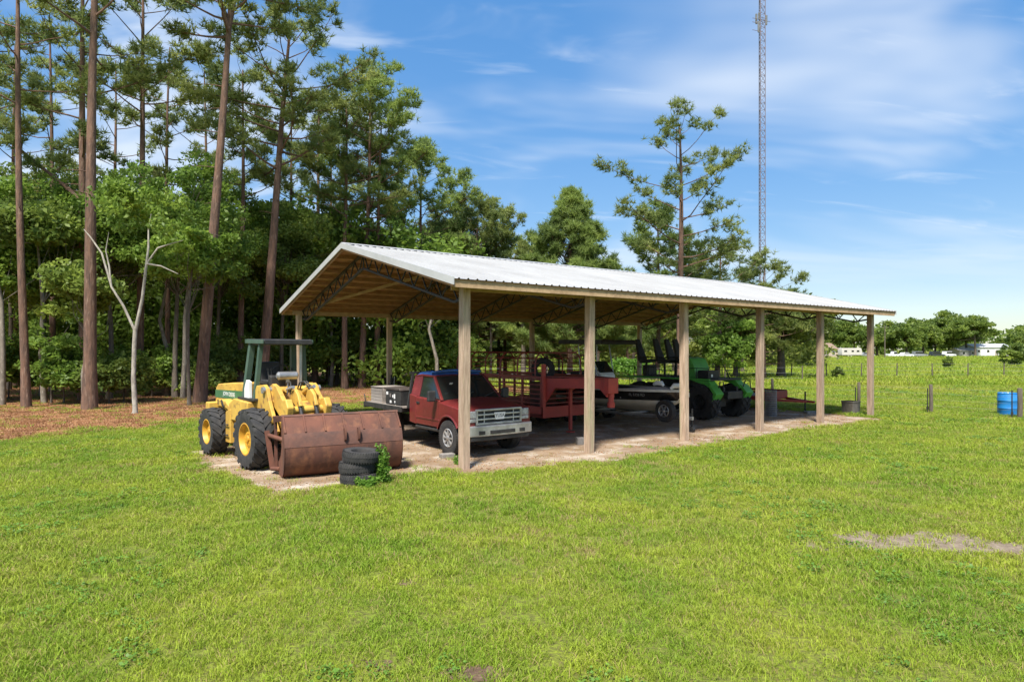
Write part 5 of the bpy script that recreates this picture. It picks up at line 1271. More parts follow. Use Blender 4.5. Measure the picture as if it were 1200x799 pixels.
cw = M('white car paint', (.75,.75,.74), None, rough=.25, coat=.5); cg = M('grey car paint', (.25,.26,.27), None, rough=.25, coat=.5); ck = M('dark car paint', (.03,.035,.04), None, rough=.25, coat=.5); cr = M('tan car paint', (.35,.27,.2), None, rough=.3, coat=.5)
for x, D, rz, p, lab, kd in ((1047,198,.1,cw,'white pickup parked under the far oaks',2),(1062,200,.2,cw,'white saloon car parked beside the far oaks',0),(1078,204,.0,cg,'grey wagon parked under the far oaks',1),(1098,203,.1,ck,'dark wagon parked near the far oaks',1),(1112,206,.3,cw,'white van-like wagon parked near the pale far shed',1),(1016,207,.0,cg,'grey saloon car parked just past the white camper',0),(968,202,.1,cr,'tan wagon parked beside the far house',1)):
    car(px(x,D), D, rz, p, lab, kd)
def barn(name, x, D, w_, d_, hw, hr, wall, roof, label, rz=0.0, cat='building', nwin=3):
    s = empty(name, (px(x,D),D,0), rz, label, cat)
    m = MB(); m.box((0,0,hw/2), (w_,d_,hw)); m.prism([(-d_/2,hw),(d_/2,hw),(0,hr)], -w_/2, w_/2, axis='x'); m.build('wall', wall, s)
    m = MB(); o_ = .4
    for sg in (-1,1):
        m.add([(-w_/2-o_,sg*(d_/2+o_),hw-.15),(w_/2+o_,sg*(d_/2+o_),hw-.15),(w_/2+o_,0,hr+.08),(-w_/2-o_,0,hr+.08)], [(0,1,2,3)])
    m.build('roof', roof, s)
    for k in range(nwin):
        xx = -w_/2 + w_*(k+.5)/nwin
        f = MB(); f.box((xx,-d_/2-.03,hw*.55), (1.1,.06,1.1)); fr = f.build('window', MT['white'], s)
        g_ = MB(); g_.box((xx,-d_/2-.07,hw*.55), (.9,.03,.9)); g_.build('pane', MT['glass'], fr)
    m = MB(); m.box((w_*.1,-d_/2-.03,1.05), (1.0,.06,2.1)); m.build('door', MT['grey_wood'], s)
barn('metal_building', 1154, 240, 14, 8, 3.4, 4.6, MT['white'], MT['trim'], 'long white metal building far across the pasture', 0, nwin=4)
barn('metal_building', 1128, 232, 7, 5, 2.2, 3.0, MT['boat_white'], MT['trim'], 'low pale shed in front of the white metal building', .1, nwin=2)
barn('farm_house', 957, 190, 9, 7, 2.6, 4.4, M('beige house wall', (.45,.36,.27), (.38,.30,.22), 2, .8), M('brown shingle roof', (.25,.17,.12), (.17,.12,.09), 3, .9), 'small beige house with brown roof behind the oak', .2, nwin=3)
barn('small_house', 813, 105, 7, 6, 2.7, 4.6, MT['white'], MT['trim'], 'white house glimpsed through trees behind the swamp buggy', .5, nwin=2)
def pole(X, Y):
    s = empty('utility_pole', (X,Y,0), 0, 'wooden utility pole standing before the far oaks', 'pole')
    m = MB(); m.cyl((0,0,0), (0,0,9.5), .17, .12, n=8); m.build('shaft', MT['dark_wood'], s)
    m = MB(); m.box((0,-.15,9.0), (2.2,.1,.12)); m.build('cross_arm', MT['dark_wood'], s)
    for q in (-.9,0,.9):
        m = MB(); m.cyl((q,-.15,9.06), (q,-.15,9.25), .05, n=6); m.build('insulator', MT['steel'], s)
pole(px(1037,185), 185)
# ------------------------------------------------------------ trees
def np_mesh(name, V, F, mat, tint=None, smooth=False):
    me = bpy.data.meshes.new(name); V = np.asarray(V, np.float32); F = np.asarray(F, np.int32); k = F.shape[1]
    me.vertices.add(len(V)); me.vertices.foreach_set('co', V.ravel())
    me.loops.add(F.size); me.loops.foreach_set('vertex_index', F.ravel())
    me.polygons.add(len(F)); me.polygons.foreach_set('loop_start', np.arange(0, F.size, k, dtype=np.int32))
    if tint is not None:
        at = me.attributes.new('tint', 'FLOAT', 'POINT'); at.data.foreach_set('value', np.asarray(tint, np.float32))
    if smooth: me.polygons.foreach_set('use_smooth', np.ones(len(F), bool))
    me.materials.append(mat); me.update(calc_edges=True)
    return me
def unit(v): return v/np.maximum(np.linalg.norm(v, axis=-1, keepdims=True), 1e-6)

def leaves(cent, size, rs, tint, up=.5):
    """one pointed leaf (four corners) at every centre"""
    n = len(cent); nrm = unit(rs.randn(n,3) + np.array([0,0,up])); t = unit(np.cross(nrm, rs.randn(n,3))); b = np.cross(nrm, t)
    s = (size*(.6 + .8*rs.rand(n)))[:,None]
    V = np.stack([cent - t*s, cent + b*s*.55 + nrm*s*.12, cent + t*s, cent - b*s*.55 + nrm*s*.12], 1).reshape(-1,3)
    F = np.arange(4*n).reshape(n,4)
    return V, F, np.repeat(tint, 4)
def needles(cent, dirs, length, n, width, rs, tint):
    """tufts: n thin needles fanning out from every centre"""
    m = len(cent); d = unit(np.repeat(dirs, n, 0)*.75 + unit(rs.randn(m*n,3))); c = np.repeat(cent, n, 0)
    w = unit(np.cross(d, rs.randn(m*n,3)))*width*.5; L_ = (length*(.7 + .6*rs.rand(m*n)))[:,None]
    V = np.stack([c - w*1.15, c + w*1.15, c + d*L_], 1).reshape(-1,3)
    F = np.arange(3*m*n).reshape(-1,3)
    return V, F, np.repeat(np.repeat(tint, n), 3)

def limb_path(p, d, L_, curve, rs, n=5):
    pts = [p.copy()]; d = d/np.linalg.norm(d)
    for k in range(n-1):
        d = d + np.array([rs.randn()*.10, rs.randn()*.10, curve + rs.randn()*.06]); d /= np.linalg.norm(d)
        pts.append(pts[-1] + d*L_/(n-1))
    return pts

def pine(h, r, lean, crown, crown_r, seed, limbs=26, leaf='pine_leaf', dense=1.0, cone=0.0, tuft=.36, fork=None, stubs=4, wdt=.05):
    """returns (trunk mesh, crown mesh) of one pine, origin at its foot"""
    rs = np.random.RandomState(seed); tm = MB(); n = 12
    ph = rs.rand(2)*6; tr = []
    for k in range(n+1):
        t = k/n; tr.append(np.array([lean[0]*t + .12*math.sin(ph[0]+t*5)*t, lean[1]*t + .12*math.sin(ph[1]+t*4)*t, h*t]))
    rad = [r*(1.28 if k == 0 else 1.0)*(1 - .80*(k/n)**1.25) for k in range(n+1)]
    tm.tube(tr, rad, 10)
    def at(t):
        x = t*n; i = min(int(x), n-1); f = x-i; return tr[i]*(1-f) + tr[i+1]*f
    C = []; D_ = []; T = []
    ga = rs.rand()*6.28
    jobs = []
    for i in range(limbs):
        t = crown + (1-crown)*(i + rs.rand()*.8)/limbs; t = min(t, .985); q = (t-crown)/(1-crown)
        if cone: Lr = crown_r*(1-q) + .12
        else: Lr = crown_r*(.55 + .75*math.sin(PI*min(1, q*.80+.12)))*(1 - .55*q**3)
        Lr *= (.65 + .6*rs.rand()) if not cone else (.82 + .3*rs.rand()); ga += 2.4 + rs.randn()*.35
        el = (.05 if not cone else .12) + .55*q + rs.randn()*.15
        jobs.append((at(t), np.array([math.cos(ga)*math.cos(el), math.sin(ga)*math.cos(el), math.sin(el)]), Lr, max(.018, r*.26*(1-q*.7))))
    if fork:
        for (fx, fy, fz, t0) in fork:
            p = at(t0); d = np.array([fx, fy, fz]); Lf = np.linalg.norm(d); path = limb_path(p, d, Lf, .02, rs, 7); tm.tube(path, [r*.5*(1-.75*k/6) for k in range(7)], 7)
            for k in range(2,7):
                for z in range(2):
                    a = rs.rand()*6.28; jobs.append((path[k], np.array([math.cos(a), math.sin(a), .35+.3*rs.rand()]), .9+1.2*rs.rand(), r*.12))
    for p, d, L_, rr in jobs:
        path = limb_path(p, d, L_, .07, rs, 6); tm.tube(path, [rr*(1-.75*k/5) for k in range(6)], 5, cap=False)
        ns = max(2, int(L_*1.75*dense))
        for s_ in range(ns):
            f = .35 + .65*(s_+1)/ns; x = f*5; i = min(int(x),4); b = path[i]*(1-(x-i)) + path[i+1]*(x-i)
            dd = path[5]-path[0]; dd /= np.linalg.norm(dd); a = rs.randn(3)*.75; a[2] = abs(a[2])*.5
            e = unit(dd*.8 + a); sl = (.35 + .45*rs.rand())*min(1, .5+L_*.25) if s_ < ns-1 else .15
            q = b + e*sl; tm.tube([b, q], [rr*.32, .008], 4, cap=False)
            tt = .5 + .22*rs.randn()
            nt_ = int(10*dense) + rs.randint(0,5)
            cc = q + rs.randn(nt_,3)*np.array([.21,.21,.12])*(.8+.5*rs.rand()); C.append(cc)
            D_.append(np.tile(unit(e*.6 + np.array([0,0,.55])), (nt_,1))); T.append(np.full(nt_, tt) + .12*rs.randn(nt_))
    for k in range(stubs):
        t = crown*(.55 + .42*rs.rand()); a = rs.rand()*6.28; p = at(t); L_ = .5+1.1*rs.rand()
        tm.tube(limb_path(p, np.array([math.cos(a),math.sin(a),.05]), L_, -.02, rs, 4), [.028,.022,.015,.008], 4, cap=False)
    C = np.concatenate(C); D_ = np.concatenate(D_); T = np.clip(np.concatenate(T), 0, 1)
    V, F, tt = needles(C, D_, tuft, 11, wdt, rs, T)
    crown_me = np_mesh('crown', V, F, MT[leaf], tt)
    return tm, crown_me

def broad(h, r, crown_c, crown_r, seed, leaf='oak_leaf', bark='oak_bark', clumps=60, per=150, size=.12, cl_r=.75, stems=None, fill=.35, lobes=True, link_p=None):
    """broadleaf tree: trunk, limbs to leaf clumps spread through an uneven crown"""
    rs = np.random.RandomState(seed); tm = MB()
    cz, (rx, ry, rz) = crown_c, crown_r
    tops = []
    if stems is None:
        pts = []; ph = rs.rand(2)*6
        for k in range(8):
            t = k/7; pts.append(np.array([.22*math.sin(ph[0]+3*t)*t*h*.12, .22*math.sin(ph[1]+3*t)*t*h*.12, (cz+rz*.25)*t]))
        tm.tube(pts, [r*(1.25 if k == 0 else 1)*(1-.62*k/7) for k in range(8)], 8); tops = pts[4:]
    else:
        for path, rads in stems: tm.tube([np.array(p) for p in path], rads, 8); tops += [np.array(p) for p in path[-2:]]
    C = []; T = []
    lob = rs.randn(7,3); lob = unit(lob); la = .75 + .5*rs.rand(7)
    for i in range(clumps):
        d = unit(rs.randn(3)); d[2] = d[2] if d[2] > -.55 else -d[2]*.5
        w_ = 1.0
        if lobes: w_ = .62 + .55*max(np.maximum(0, lob @ d)**3*la)
        rad = (fill + (1-fill)*rs.rand()**.5)*w_
        c = np.array([d[0]*rx, d[1]*ry, d[2]*rz])*rad + np.array([0,0,cz])
        if c[2] < .4: c[2] = .4 + rs.rand()*.3
        b = tops[rs.randint(len(tops))]
        mid = (b + c)/2 + rs.randn(3)*.25 + np.array([0,0,-.12*np.linalg.norm(c-b)])
        if rs.rand() < (link_p if link_p is not None else .65 if stems is None else .22): tm.tube([b, mid, c], [max(.02, r*.20), max(.012, r*.12), .008], 4, cap=False)
        m_ = int(per*(.6+.8*rs.rand())); rr = cl_r*(.65+.6*rs.rand())
        q = unit(rs.randn(m_,3))*(rs.rand(m_,1)**.45)*rr*np.array([1,1,.62])
        C.append(c + q); T.append(.45 + .22*rs.randn() + .15*rs.randn(m_))
    C = np.concatenate(C); T = np.clip(np.concatenate(T), 0, 1)
    C[:,2] = np.maximum(C[:,2], .05)
    V, F, tt = leaves(C, size, rs, T)
    return tm, np_mesh('crown', V, F, MT[leaf], tt)

def plant_tree(name, X, Y, parts, bark, label, cat, group=None, rz=0.0, s=1.0, names=('trunk','crown')):
    tm, cm = parts
    e = empty(name, (X,Y,0), rz, label, cat, group); e.scale = (s,s,s)
    if isinstance(tm, MB): o = tm.build(names[0], MT[bark], e, smooth=60)
    else: o = link(bpy.data.objects.new(names[0], tm), e)
    c = link(bpy.data.objects.new(names[1], cm), e)
    return e, (o.data, cm)

PG = 'tall pines of the woods'
def P(x, D, h, r, lean, crown, cr, seed, label, group=PG, **k):
    return plant_tree('pine_tree', px(x,D), D, pine(h, r, lean, crown, cr, seed, **k), 'pine_bark', label, 'pine tree', group)
# the woods on the left: pines one can tell apart
P(105, 27.0, 25.5, .265, (.15,.2), .60, 3.0, 1, 'thick straight pine beside the pale forked tree', limbs=16)
P(98, 31.5, 25.0, .23, (-.3,.3), .48, 3.4, 2, 'pine with a heavy upswept left limb behind the thick straight pine', limbs=14, fork=[(-3.6,.3,4.6,.40)])
P(31, 27.8, 24.0, .175, (-.75,.1), .55, 2.6, 3, 'slender pine at the left end of the wood edge', limbs=15)
P(234, 30.5, 24.0, .275, (1.75,.3), .74, 3.2, 4, 'big leaning pine with forked top behind the loader rear', limbs=20, fork=[(-.9,0,4.5,.76),(1.6,.2,4.8,.77)], stubs=6)
P(306, 36.0, 21.3, .30, (1.6,.2), .60, 4.3, 5, 'broad crowned pine rising behind the loader canopy', limbs=28, dense=1.05)
P(281, 38.5, 19.8, .19, (.25,.1), .52, 2.8, 6, 'thin dark pine between the leaning pine and broad crowned pine', limbs=15)
P(163, 34.0, 24.5, .21, (.3,0), .58, 3.4, 7, 'pine with dense top behind the pale forked tree', limbs=22)
P(238, 46.0, 23.0, .20, (.2,0), .45, 4.2, 8, 'open crowned pine with upswept bare limbs deep in the wood', limbs=18)
P(369, 44.0, 20.0, .21, (.4,0), .58, 3.3, 9, 'straight pine rising just left of the shed ridge', limbs=20)
P(424, 42.0, 20.4, .22, (.6,0), .55, 3.9, 10, 'full crowned pine rising behind the shed gable', limbs=34, dense=1.15, leaf='pine_leaf_b')
P(492, 47.0, 17.0, .19, (.2,0), .50, 3.4, 11, 'shorter full pine at the right end of the tall woods', limbs=30, dense=1.1, leaf='pine_leaf_b')
GPL = ['pink trunked pine seen under the shed gable beside the rear corner post', 'pine trunk seen under the shed roof beside the second rear post', 'thin pine between the slender edge pine and the thick straight pine', 'thin pine between the pale forked tree and the big leaning pine', 'pine deep behind the broad crowned pine', 'pine deep behind the slender edge pine', 'pine deep between the thick straight pine and pale forked tree', 'pine deep behind the shed ridge', 'pine deep behind the full crowned pine', 'tall pine past the slender edge pine at the wood corner', 'far outer pine past the wood corner']
for i, (x, D, h, r) in enumerate(((404,41,19,.20),(441,43,18,.21),(62,38,23,.19),(196,40,22,.18),(338,47,21,.2),(18,44,24,.2),(132,44,23,.19),(385,51,20,.2),(460,53,18,.19),(-40,31,25,.22),(-95,36,24,.2))):
    P(x, D, h, r, (.3*math.sin(i*2.1),.2), .56, 3.1, 30+i, GPL[i], 'shaded pines deep in the woods', limbs=16, dense=.95)
# behind the shed
P(797, 44.5, 18.4, .27, (.0,.0), .40, 4.3, 61, 'lone tall pine with open layered limbs behind the shed', 'pines behind the shed', limbs=25, dense=.95, stubs=0, tuft=.36, wdt=.05)
P(770, 50, 13.2, .20, (.2,0), .22, 3.4, 62, 'short bushy pine at the foot of the lone tall pine', 'pines behind the shed', limbs=44, dense=1.2, leaf='pine_leaf_b')
P(668, 52, 15.6, .24, (0,0), .10, 7.2, 63, 'dense cone shaped young pine behind the shed roof', 'pines behind the shed', limbs=150, cone=1, dense=1.25, leaf='pine_leaf_b', tuft=.42)
P(622, 56, 12.9, .18, (0,0), .12, 4.0, 64, 'small cone shaped pine beside the dense young pine', 'pines behind the shed', limbs=55, cone=1, leaf='pine_leaf_b', tuft=.34)
P(560, 52, 13.8, .22, (0,0), .22, 5.0, 65, 'round topped pine behind the shed ridge', 'pines behind the shed', limbs=62, dense=1.2)
P(530, 55, 12.6, .2, (0,0), .25, 4.6, 66, 'smaller pine next to the round topped pine', 'pines behind the shed', limbs=55, dense=1.15)
P(592, 60, 12.4, .2, (0,0), .15, 4.4, 67, 'bushy pine between the round topped pine and the cone shaped pine', 'pines behind the shed', limbs=44, leaf='pine_leaf_b')
P(895, 52, 9.4, .18, (0,0), .25, 2.9, 68, 'low pine under the radio mast', 'pines behind the shed', limbs=34)
P(735, 60, 9.0, .16, (0,0), .15, 2.2, 69, 'small pine tip just above the shed roof', 'pines behind the shed', limbs=36, cone=1, leaf='pine_leaf_b')
P(840, 49, 10.2, .2, (.4,0), .35, 3.6, 70, 'low spreading pine right of the lone tall pine', 'pines behind the shed', limbs=30, dense=.8)

# pale forked tree at the edge of the wood
st = [([(0,0,0),(.02,0,.12),(-.06,0,1.3),(-.02,0,2.6),(.02,0,3.2)], [.15,.11,.095,.088,.085]),
      ([(.02,0,3.1),(.30,.05,4.3),(.48,0,5.4),(.60,0,6.2),(.54,.1,6.9),(.6,.2,7.5)], [.075,.065,.055,.045,.03,.012]),
      ([(.0,0,3.1),(-.45,-.05,4.0),(-1.0,-.05,4.75),(-1.12,0,5.5),(-1.3,.05,6.1),(-1.2,.1,6.8)], [.06,.052,.044,.036,.026,.012]),
      ([(-1.03,0,4.8),(-1.45,0,6.0),(-1.95,0,6.6),(-2.3,.1,6.9)], [.05,.04,.03,.015]),
      ([(.52,0,5.6),(.95,.1,6.2),(1.5,.1,6.35),(2.0,.2,6.5)], [.045,.035,.025,.012]),
      ([(.50,0,5.6),(1.2,-.1,5.5),(2.0,-.2,5.2)], [.04,.028,.012])]
tm, cm = broad(10.5, .14, 7.7, (2.6,2.0,1.9), 101, 'bright_leaf', clumps=32, per=120, size=.10, cl_r=.62, stems=st, link_p=0)
plant_tree('forked_tree', px(158,25.2), 25.2, (tm, cm), 'pale_bark', 'slim pale barked forked tree at the edge of the woods', 'tree')[0].scale = (.92,.92,1.08)

UG = 'understory trees of the woods'
def Bt(x, D, h, cz, cr, seed, label, leaf='oak_leaf', group=UG, name='oak_tree', bark='oak_bark', r=.15, **k):
    return plant_tree(name, px(x,D), D, broad(h, r, cz, cr, seed, leaf, **k), bark, label, 'tree', group)
ULL = ['light green leafy tree below the slender edge pine', 'dark leafy tree between the slender edge pine and thick straight pine', 'light green leafy tree between the thick straight pine and pale forked tree', 'light green leafy tree left of the big leaning pine', 'light green leafy tree between the leaning pine and the loader canopy', 'dark leafy tree behind the loader canopy', 'light green leafy tree behind the shed gable peak', 'dark leafy tree behind the second rear shed post', 'dark leafy tree behind the truck cab', 'olive leafy tree far behind the thick straight pine', 'olive leafy tree far behind the slender edge pine', 'dark leafy tree far behind the pale forked tree', 'dark leafy tree far behind the broad crowned pine', 'light green leafy tree where woods meet the clearing', 'dark leafy tree past the wood corner']
und = [(-20,30.5,6.5,(4.2,3.5,4.2),'bright_leaf'),(50,34,8.6,(4.2,3.5,3.8),'oak_leaf'),(128,32.5,8.0,(3.6,3,3.6),'bright_leaf'),(205,33.5,8.6,(3.8,3,4.0),'bright_leaf'),
       (255,40,9.0,(4.4,3.5,4.4),'bright_leaf'),(330,41,8.5,(4.2,3.5,4.4),'oak_leaf'),(395,46,8.4,(4.6,3.5,4.6),'bright_leaf'),(450,47,7.8,(4.4,3.5,4.6),'oak_leaf'),
       (510,50,7.2,(4.6,4,4.8),'oak_leaf'),(100,42,9.6,(5,4,4.5),'olive_leaf'),(10,40,9.5,(5,4,4.5),'olive_leaf'),(180,46,9.6,(5,4,4.8),'oak_leaf'),(300,50,10.0,(5.5,4,5),'oak_leaf'),
       (550,56,6.5,(5,4,5),'bright_leaf'),(-75,33,7.0,(5,4,5),'oak_leaf')]
for i, (x,D,cz,cr,lf) in enumerate(und):
    Bt(x, D, cz*1.5, cz, cr, 200+i, ULL[i], lf, clumps=85, per=290, size=.105, cl_r=.95, fill=.25)
# bright leaf sprays hanging at the wood edge
Bt(222, 28.8, 7.5, 6.9, (2.0,1.8,2.2), 231, 'bright leafy small tree against the leaning pine trunk', 'bright_leaf', clumps=44, per=130, size=.11, cl_r=.6, r=.09)
Bt(60, 30.0, 3.6, 2.6, (1.5,1.3,1.9), 232, 'small leafy sapling between the slender pine and thick pine', 'bright_leaf', clumps=26, per=80, size=.10, cl_r=.5, r=.05)
HL = ['thin grey hardwood behind the slender edge pine', 'thin grey hardwood left of the big leaning pine', 'grey hardwood leaning close to the big leaning pine', 'short grey hardwood at the foot of the thick straight pine', 'thin grey hardwood beside the rear corner shed post', 'thin grey hardwood at the wood corner', 'thin grey hardwood behind the red truck cab']
for i, (x, D, hh) in enumerate(((52,30,8.0),(196,34.5,7),(214,33,7.2),(100,28.6,5.0),(388,43,8),(3,29,8),(512,40,6.5))):
    rs = np.random.RandomState(300+i); st = [([(0,0,0),(.1*rs.randn(),0,hh*.3),(.25*rs.randn(),0,hh*.6),(.3*rs.randn(),.1,hh)], [.14,.11,.09,.04])]
    plant_tree('hardwood_tree', px(x,D), D, broad(hh, .1, hh*1.02, (1.9,1.7,1.5), 310+i, 'oak_leaf', clumps=26, per=120, size=.13, cl_r=.8, stems=st), 'grey_bark', HL[i], 'tree', 'thin grey hardwoods')
# shrubs along the foot of the woods
sh = [(75,28.4,1.5,1.0),(128,28.6,1.3,.9),(145,29.5,1.2,.9),(178,33,1.5,1.3),(208,33.5,1.1,1.0),(262,37,1.8,1.2),(350,42,2.4,1.6),(385,42.5,2.2,1.5),(415,43,2.2,1.4),(10,31,1.6,1.2),(300,40,2.0,1.4),(245,34,1.0,.8),(470,44,2.6,1.8),(500,46,2.8,2.0),(530,47,2.5,2.0),(-30,29,1.8,1.4)]
SL = ['light green shrub between the slender pine and thick pine', 'dark shrub right beside the thick straight pine', 'dark shrub just left of the pale forked tree', 'light green shrub right of the pale forked tree', 'dark shrub left of the big leaning pine', 'dark shrub between the leaning pine and the loader', 'light green shrub behind the loader arms', 'dark shrub beside the rear corner post of the shed', 'dark shrub between the first two rear shed posts', 'light green shrub at the foot of the slender pine', 'dark shrub behind the loader canopy', 'dark shrub right of the big leaning pine', 'light green shrub behind the truck flatbed', 'dark shrub behind the truck cab rack', 'dark shrub behind the truck cab', 'light green shrub past the wood corner']
for i, (x,D,h,w) in enumerate(sh):
    lf = 'bright_leaf' if i % 3 == 0 else 'oak_leaf'
    plant_tree('shrub', px(x,D+1.2), D+1.2, broad(h*1.9, .04, h*1.0, (w*1.5,w*1.2,h*.95), 400+i, lf, clumps=52, per=95, size=.105, cl_r=.55), 'oak_bark', SL[i], 'shrub', 'shrubs along the wood edge', names=('stem','foliage'))

# clearing behind the shed, seen between its posts
cl = [(585,58,5.2,(4,3.5,3.6),'bright_leaf'),(640,66,5.6,(4.5,4,4.4),'olive_leaf'),(700,64,5.2,(4.5,4,4.2),'oak_leaf'),(742,70,5.8,(5,4,4.6),'olive_leaf'),(790,66,5.2,(4.4,4,4.0),'olive_leaf'),(870,72,5.5,(4,4,4.2),'olive_leaf')]
CLL = ['light green rounded tree across the clearing behind the stock trailer bars','olive rounded tree across the clearing beside the two pale trunks','dark rounded tree across the clearing behind the boat canopy','olive rounded tree across the clearing behind the sunlit bush','olive rounded tree across the clearing at the foot of the lone pine','olive rounded tree across the clearing behind the light green young tree']
for i, (x,D,cz,cr,lf) in enumerate(cl):
    Bt(x, D, cz*1.5, cz, cr, 500+i, CLL[i], lf, 'trees across the clearing', clumps=60, per=150, size=.19, cl_r=1.1, r=.2)
Bt(738, 41.5, 2.6, 1.25, (1.9,1.4,1.2), 520, 'sunlit bright green bush seen beyond the boat', 'weed_leaf', None, 'bush', clumps=34, per=110, size=.10, cl_r=.5, r=.03)
Bt(850, 47, 5.0, 2.6, (2.3,2,2.4), 521, 'light green young tree behind the buggy', 'bright_leaf', None, 'young_tree', clumps=50, per=120, size=.13, cl_r=.65, r=.07)
Bt(915, 56, 7.0, 4.4, (4.6,4,3.1), 522, 'broad low crowned oak beside the pasture beyond the shed', 'olive_leaf', None, clumps=110, per=190, size=.15, cl_r=.95, r=.42, fill=.3)
Bt(862, 55, 7.0, 3.6, (2.8,3,3.0), 523, 'dense oak left of the broad pasture oak', 'oak_leaf', None, clumps=70, per=160, size=.15, cl_r=.95, r=.26)
plant_tree('bare_snag', px(797,47), 47, broad(6, .13, 5.6, (2.2,2,1.6), 530, 'olive_leaf', clumps=10, per=30, size=.12, cl_r=.5), 'pale_bark', 'sparse grey limbed tree at the foot of the lone pine', 'tree')
PTL = ['thick grey trunk beside the middle rear shed post','thick grey trunk just behind the middle rear shed post','slim grey trunk behind the gooseneck trailer front','slim grey trunk behind the boat canopy','slim grey trunk behind the stock trailer tail']
for i, (x, D, hh) in enumerate(((613,50,6),(622,52,6),(655,55,5.5),(690,58,5.5),(575,52,6))):
    st = [([(0,0,0),(.05,0,hh*.4),(-.05,0,hh*.8),(.1,0,hh)], [.22,.18,.16,.10])] if i < 2 else [([(0,0,0),(.02,0,hh*.5),(0,0,hh)], [.12,.10,.06])]
    plant_tree('hardwood_tree', px(x,D), D, broad(hh, .1, hh*1.05, (2.4,2.2,1.5), 540+i, 'olive_leaf', clumps=30, per=110, size=.16, cl_r=.9, stems=st), 'grey_bark', PTL[i], 'tree', 'pale trunks in the clearing')

# pasture bushes and weeds
Bt(1112, 78, 1.7, .85, (.75,.7,.75), 550, 'small round dark bush alone in the pasture', 'oak_leaf', None, 'bush', clumps=16, per=80, size=.11, cl_r=.35, r=.02)
Bt(1186, 88, 3.4, 1.75, (1.9,1.7,1.7), 551, 'large dark bush by the pasture fence', 'oak_leaf', None, 'bush', clumps=40, per=130, size=.14, cl_r=.6, r=.05)
Bt(981, 52, 1.4, .6, (.5,.5,.6), 552, 'small weedy bush in the pasture beyond the last posts', 'oak_leaf', None, 'bush', clumps=10, per=60, size=.08, cl_r=.28, r=.02)
# far tree line across the pasture: three shapes, copied
FG = 'far oaks across the pasture'
base = []
for v in range(3):
    e, d_ = Bt((1000,1062,1133)[v], (232,228,236)[v], 14, (7.5,7.0,8.0)[v], ((8,7,6.5),(7,6,6),(7.5,6,6.6))[v], 600+v, 'rounded dark oak in the far tree line across the pasture', 'oak_leaf', FG, clumps=85, per=130, size=.42, cl_r=2.0, r=.45)
    base.append(d_)
for i, (x, D, s_) in enumerate(((975,240,1.0),(1028,236,.95),(1046,240,.9),(1082,233,.95),(1096,240,1.05),(1112,238,1.05),(1204,250,.7),(1235,240,.9),(1270,235,1.0),(940,240,.9),(905,236,.9),(1310,250,1.0))):
    plant_tree('oak_tree', px(x,D), D, base[i % 3], None, 'rounded dark oak in the far tree line across the pasture', 'tree', FG, rz=i*1.7, s=s_)[0].scale = (s_*(1+.2*math.sin(i*3.1)), s_, s_*(1+.16*math.cos(i*2.3)))
e, d_ = Bt(1143, 226, 16, 9.6, (8.5,6,6.0), 611, 'tall spreading oak with loose open top in the far tree line', 'oak_leaf', None, clumps=62, per=110, size=.38, cl_r=1.6, r=.4)
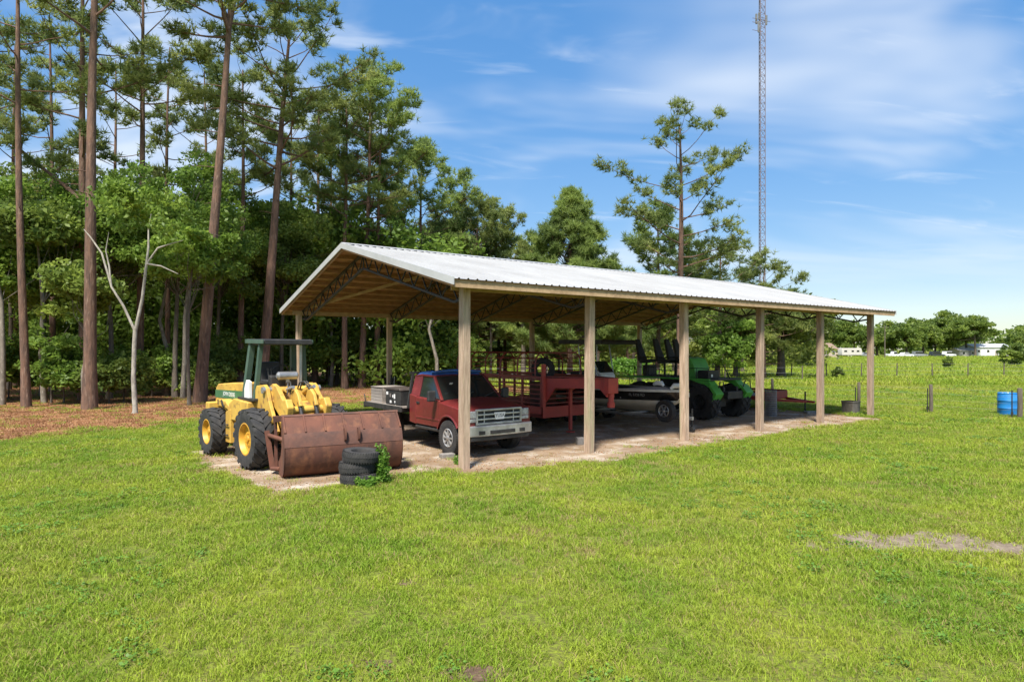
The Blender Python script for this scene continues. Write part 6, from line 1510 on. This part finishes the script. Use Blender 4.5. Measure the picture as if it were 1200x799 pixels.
# woods too deep or too far to tell trees apart
def wood_mass(name, n, xf, yr, zt, seed, mat, per, size, cl, label):
    rs = np.random.RandomState(seed); C = []; T = []
    for i in range(n):
        X, Y = xf(rs); z = .5 + zt(X,Y,rs)*rs.rand()**.8
        m_ = int(per*(.6+.8*rs.rand())); q = unit(rs.randn(m_,3))*(rs.rand(m_,1)**.45)*cl*(.7+.6*rs.rand())*np.array([1.1,1.1,.75])
        C.append(np.array([X,Y,z]) + q); T.append(.42 + .22*rs.randn() + .14*rs.randn(m_))
    C = np.concatenate(C); C[:,2] = np.maximum(C[:,2], .05)
    V, F, tt = leaves(C, size, rs, np.clip(np.concatenate(T),0,1))
    o = link(bpy.data.objects.new(name, np_mesh(name, V, F, MT[mat], tt))); return tag(o, label, 'woods', kind='stuff')
def xl(rs):
    Y = 41 + 24*rs.rand(); return px(rs.uniform(-160, 545), Y), Y
wood_mass('deep_wood', 1250, xl, None, lambda X,Y,rs: 11.5 if X < -10 else 10.0, 71, 'bright_leaf', 180, .18, 1.7, 'deep leafy woods behind the pines')
def xr(rs):
    Y = 84 + 40*rs.rand(); return px(rs.uniform(470, 960), Y), Y
wood_mass('clearing_wood', 520, xr, None, lambda X,Y,rs: 9.0, 72, 'olive_leaf', 100, .36, 2.4, 'wood closing the far side of the clearing')
def xh(rs):
    a = rs.uniform(-.95, 1.15); Y = 275 + 50*rs.rand(); return a*Y, Y
wood_mass('far_wood', 700, xh, None, lambda X,Y,rs: 11.0, 73, 'oak_leaf', 60, 1.1, 5.0, 'far wood along the horizon')

# weed by the tyres, small leaves on upright stems
def weed(name, X, Y, h, w, n, seed, label, size=.022):
    rs = np.random.RandomState(seed); m = MB(); C = []
    for k in range(n):
        a = rs.rand()*6.28; r0 = w*.35*rs.rand(); top = np.array([math.cos(a)*w*(.2+.5*rs.rand()), math.sin(a)*w*(.2+.5*rs.rand()), h*(.45+.6*rs.rand())*(1 - .3*(k/n))])
        b = np.array([math.cos(a)*r0*.5, math.sin(a)*r0*.5, 0]); mid = (b+top)/2 + np.array([0,0,.05]); m.tube([b,mid,top], [.006,.005,.002], 4, cap=False)
        for q in range(46):
            t = .15 + .85*rs.rand(); C.append(b*(1-t) + top*t + rs.randn(3)*.045*(1.25-t))
    C = np.array(C); C[:,2] = np.maximum(C[:,2], .01)
    V, F, tt = leaves(C, size, rs, rs.rand(len(C)), .3)
    plant_tree(name, X, Y, (m, np_mesh('foliage', V, F, MT['weed_leaf'], tt)), 'weed_leaf', label, 'weed', names=('stem','foliage'))
weed('tall_weed', px(449,12.2), 12.2, .80, .24, 34, 1, 'bright green upright weed beside the tyre stack', .032)
weed('low_weed', px(430,11.85), 11.85, .26, .36, 22, 2, 'low spreading weed in front of the tyre stack', .028)
weed('grass_clump', px(537,14.2), 14.2, .22, .22, 12, 3, 'small weed clump at the foot of the first front post', .018)
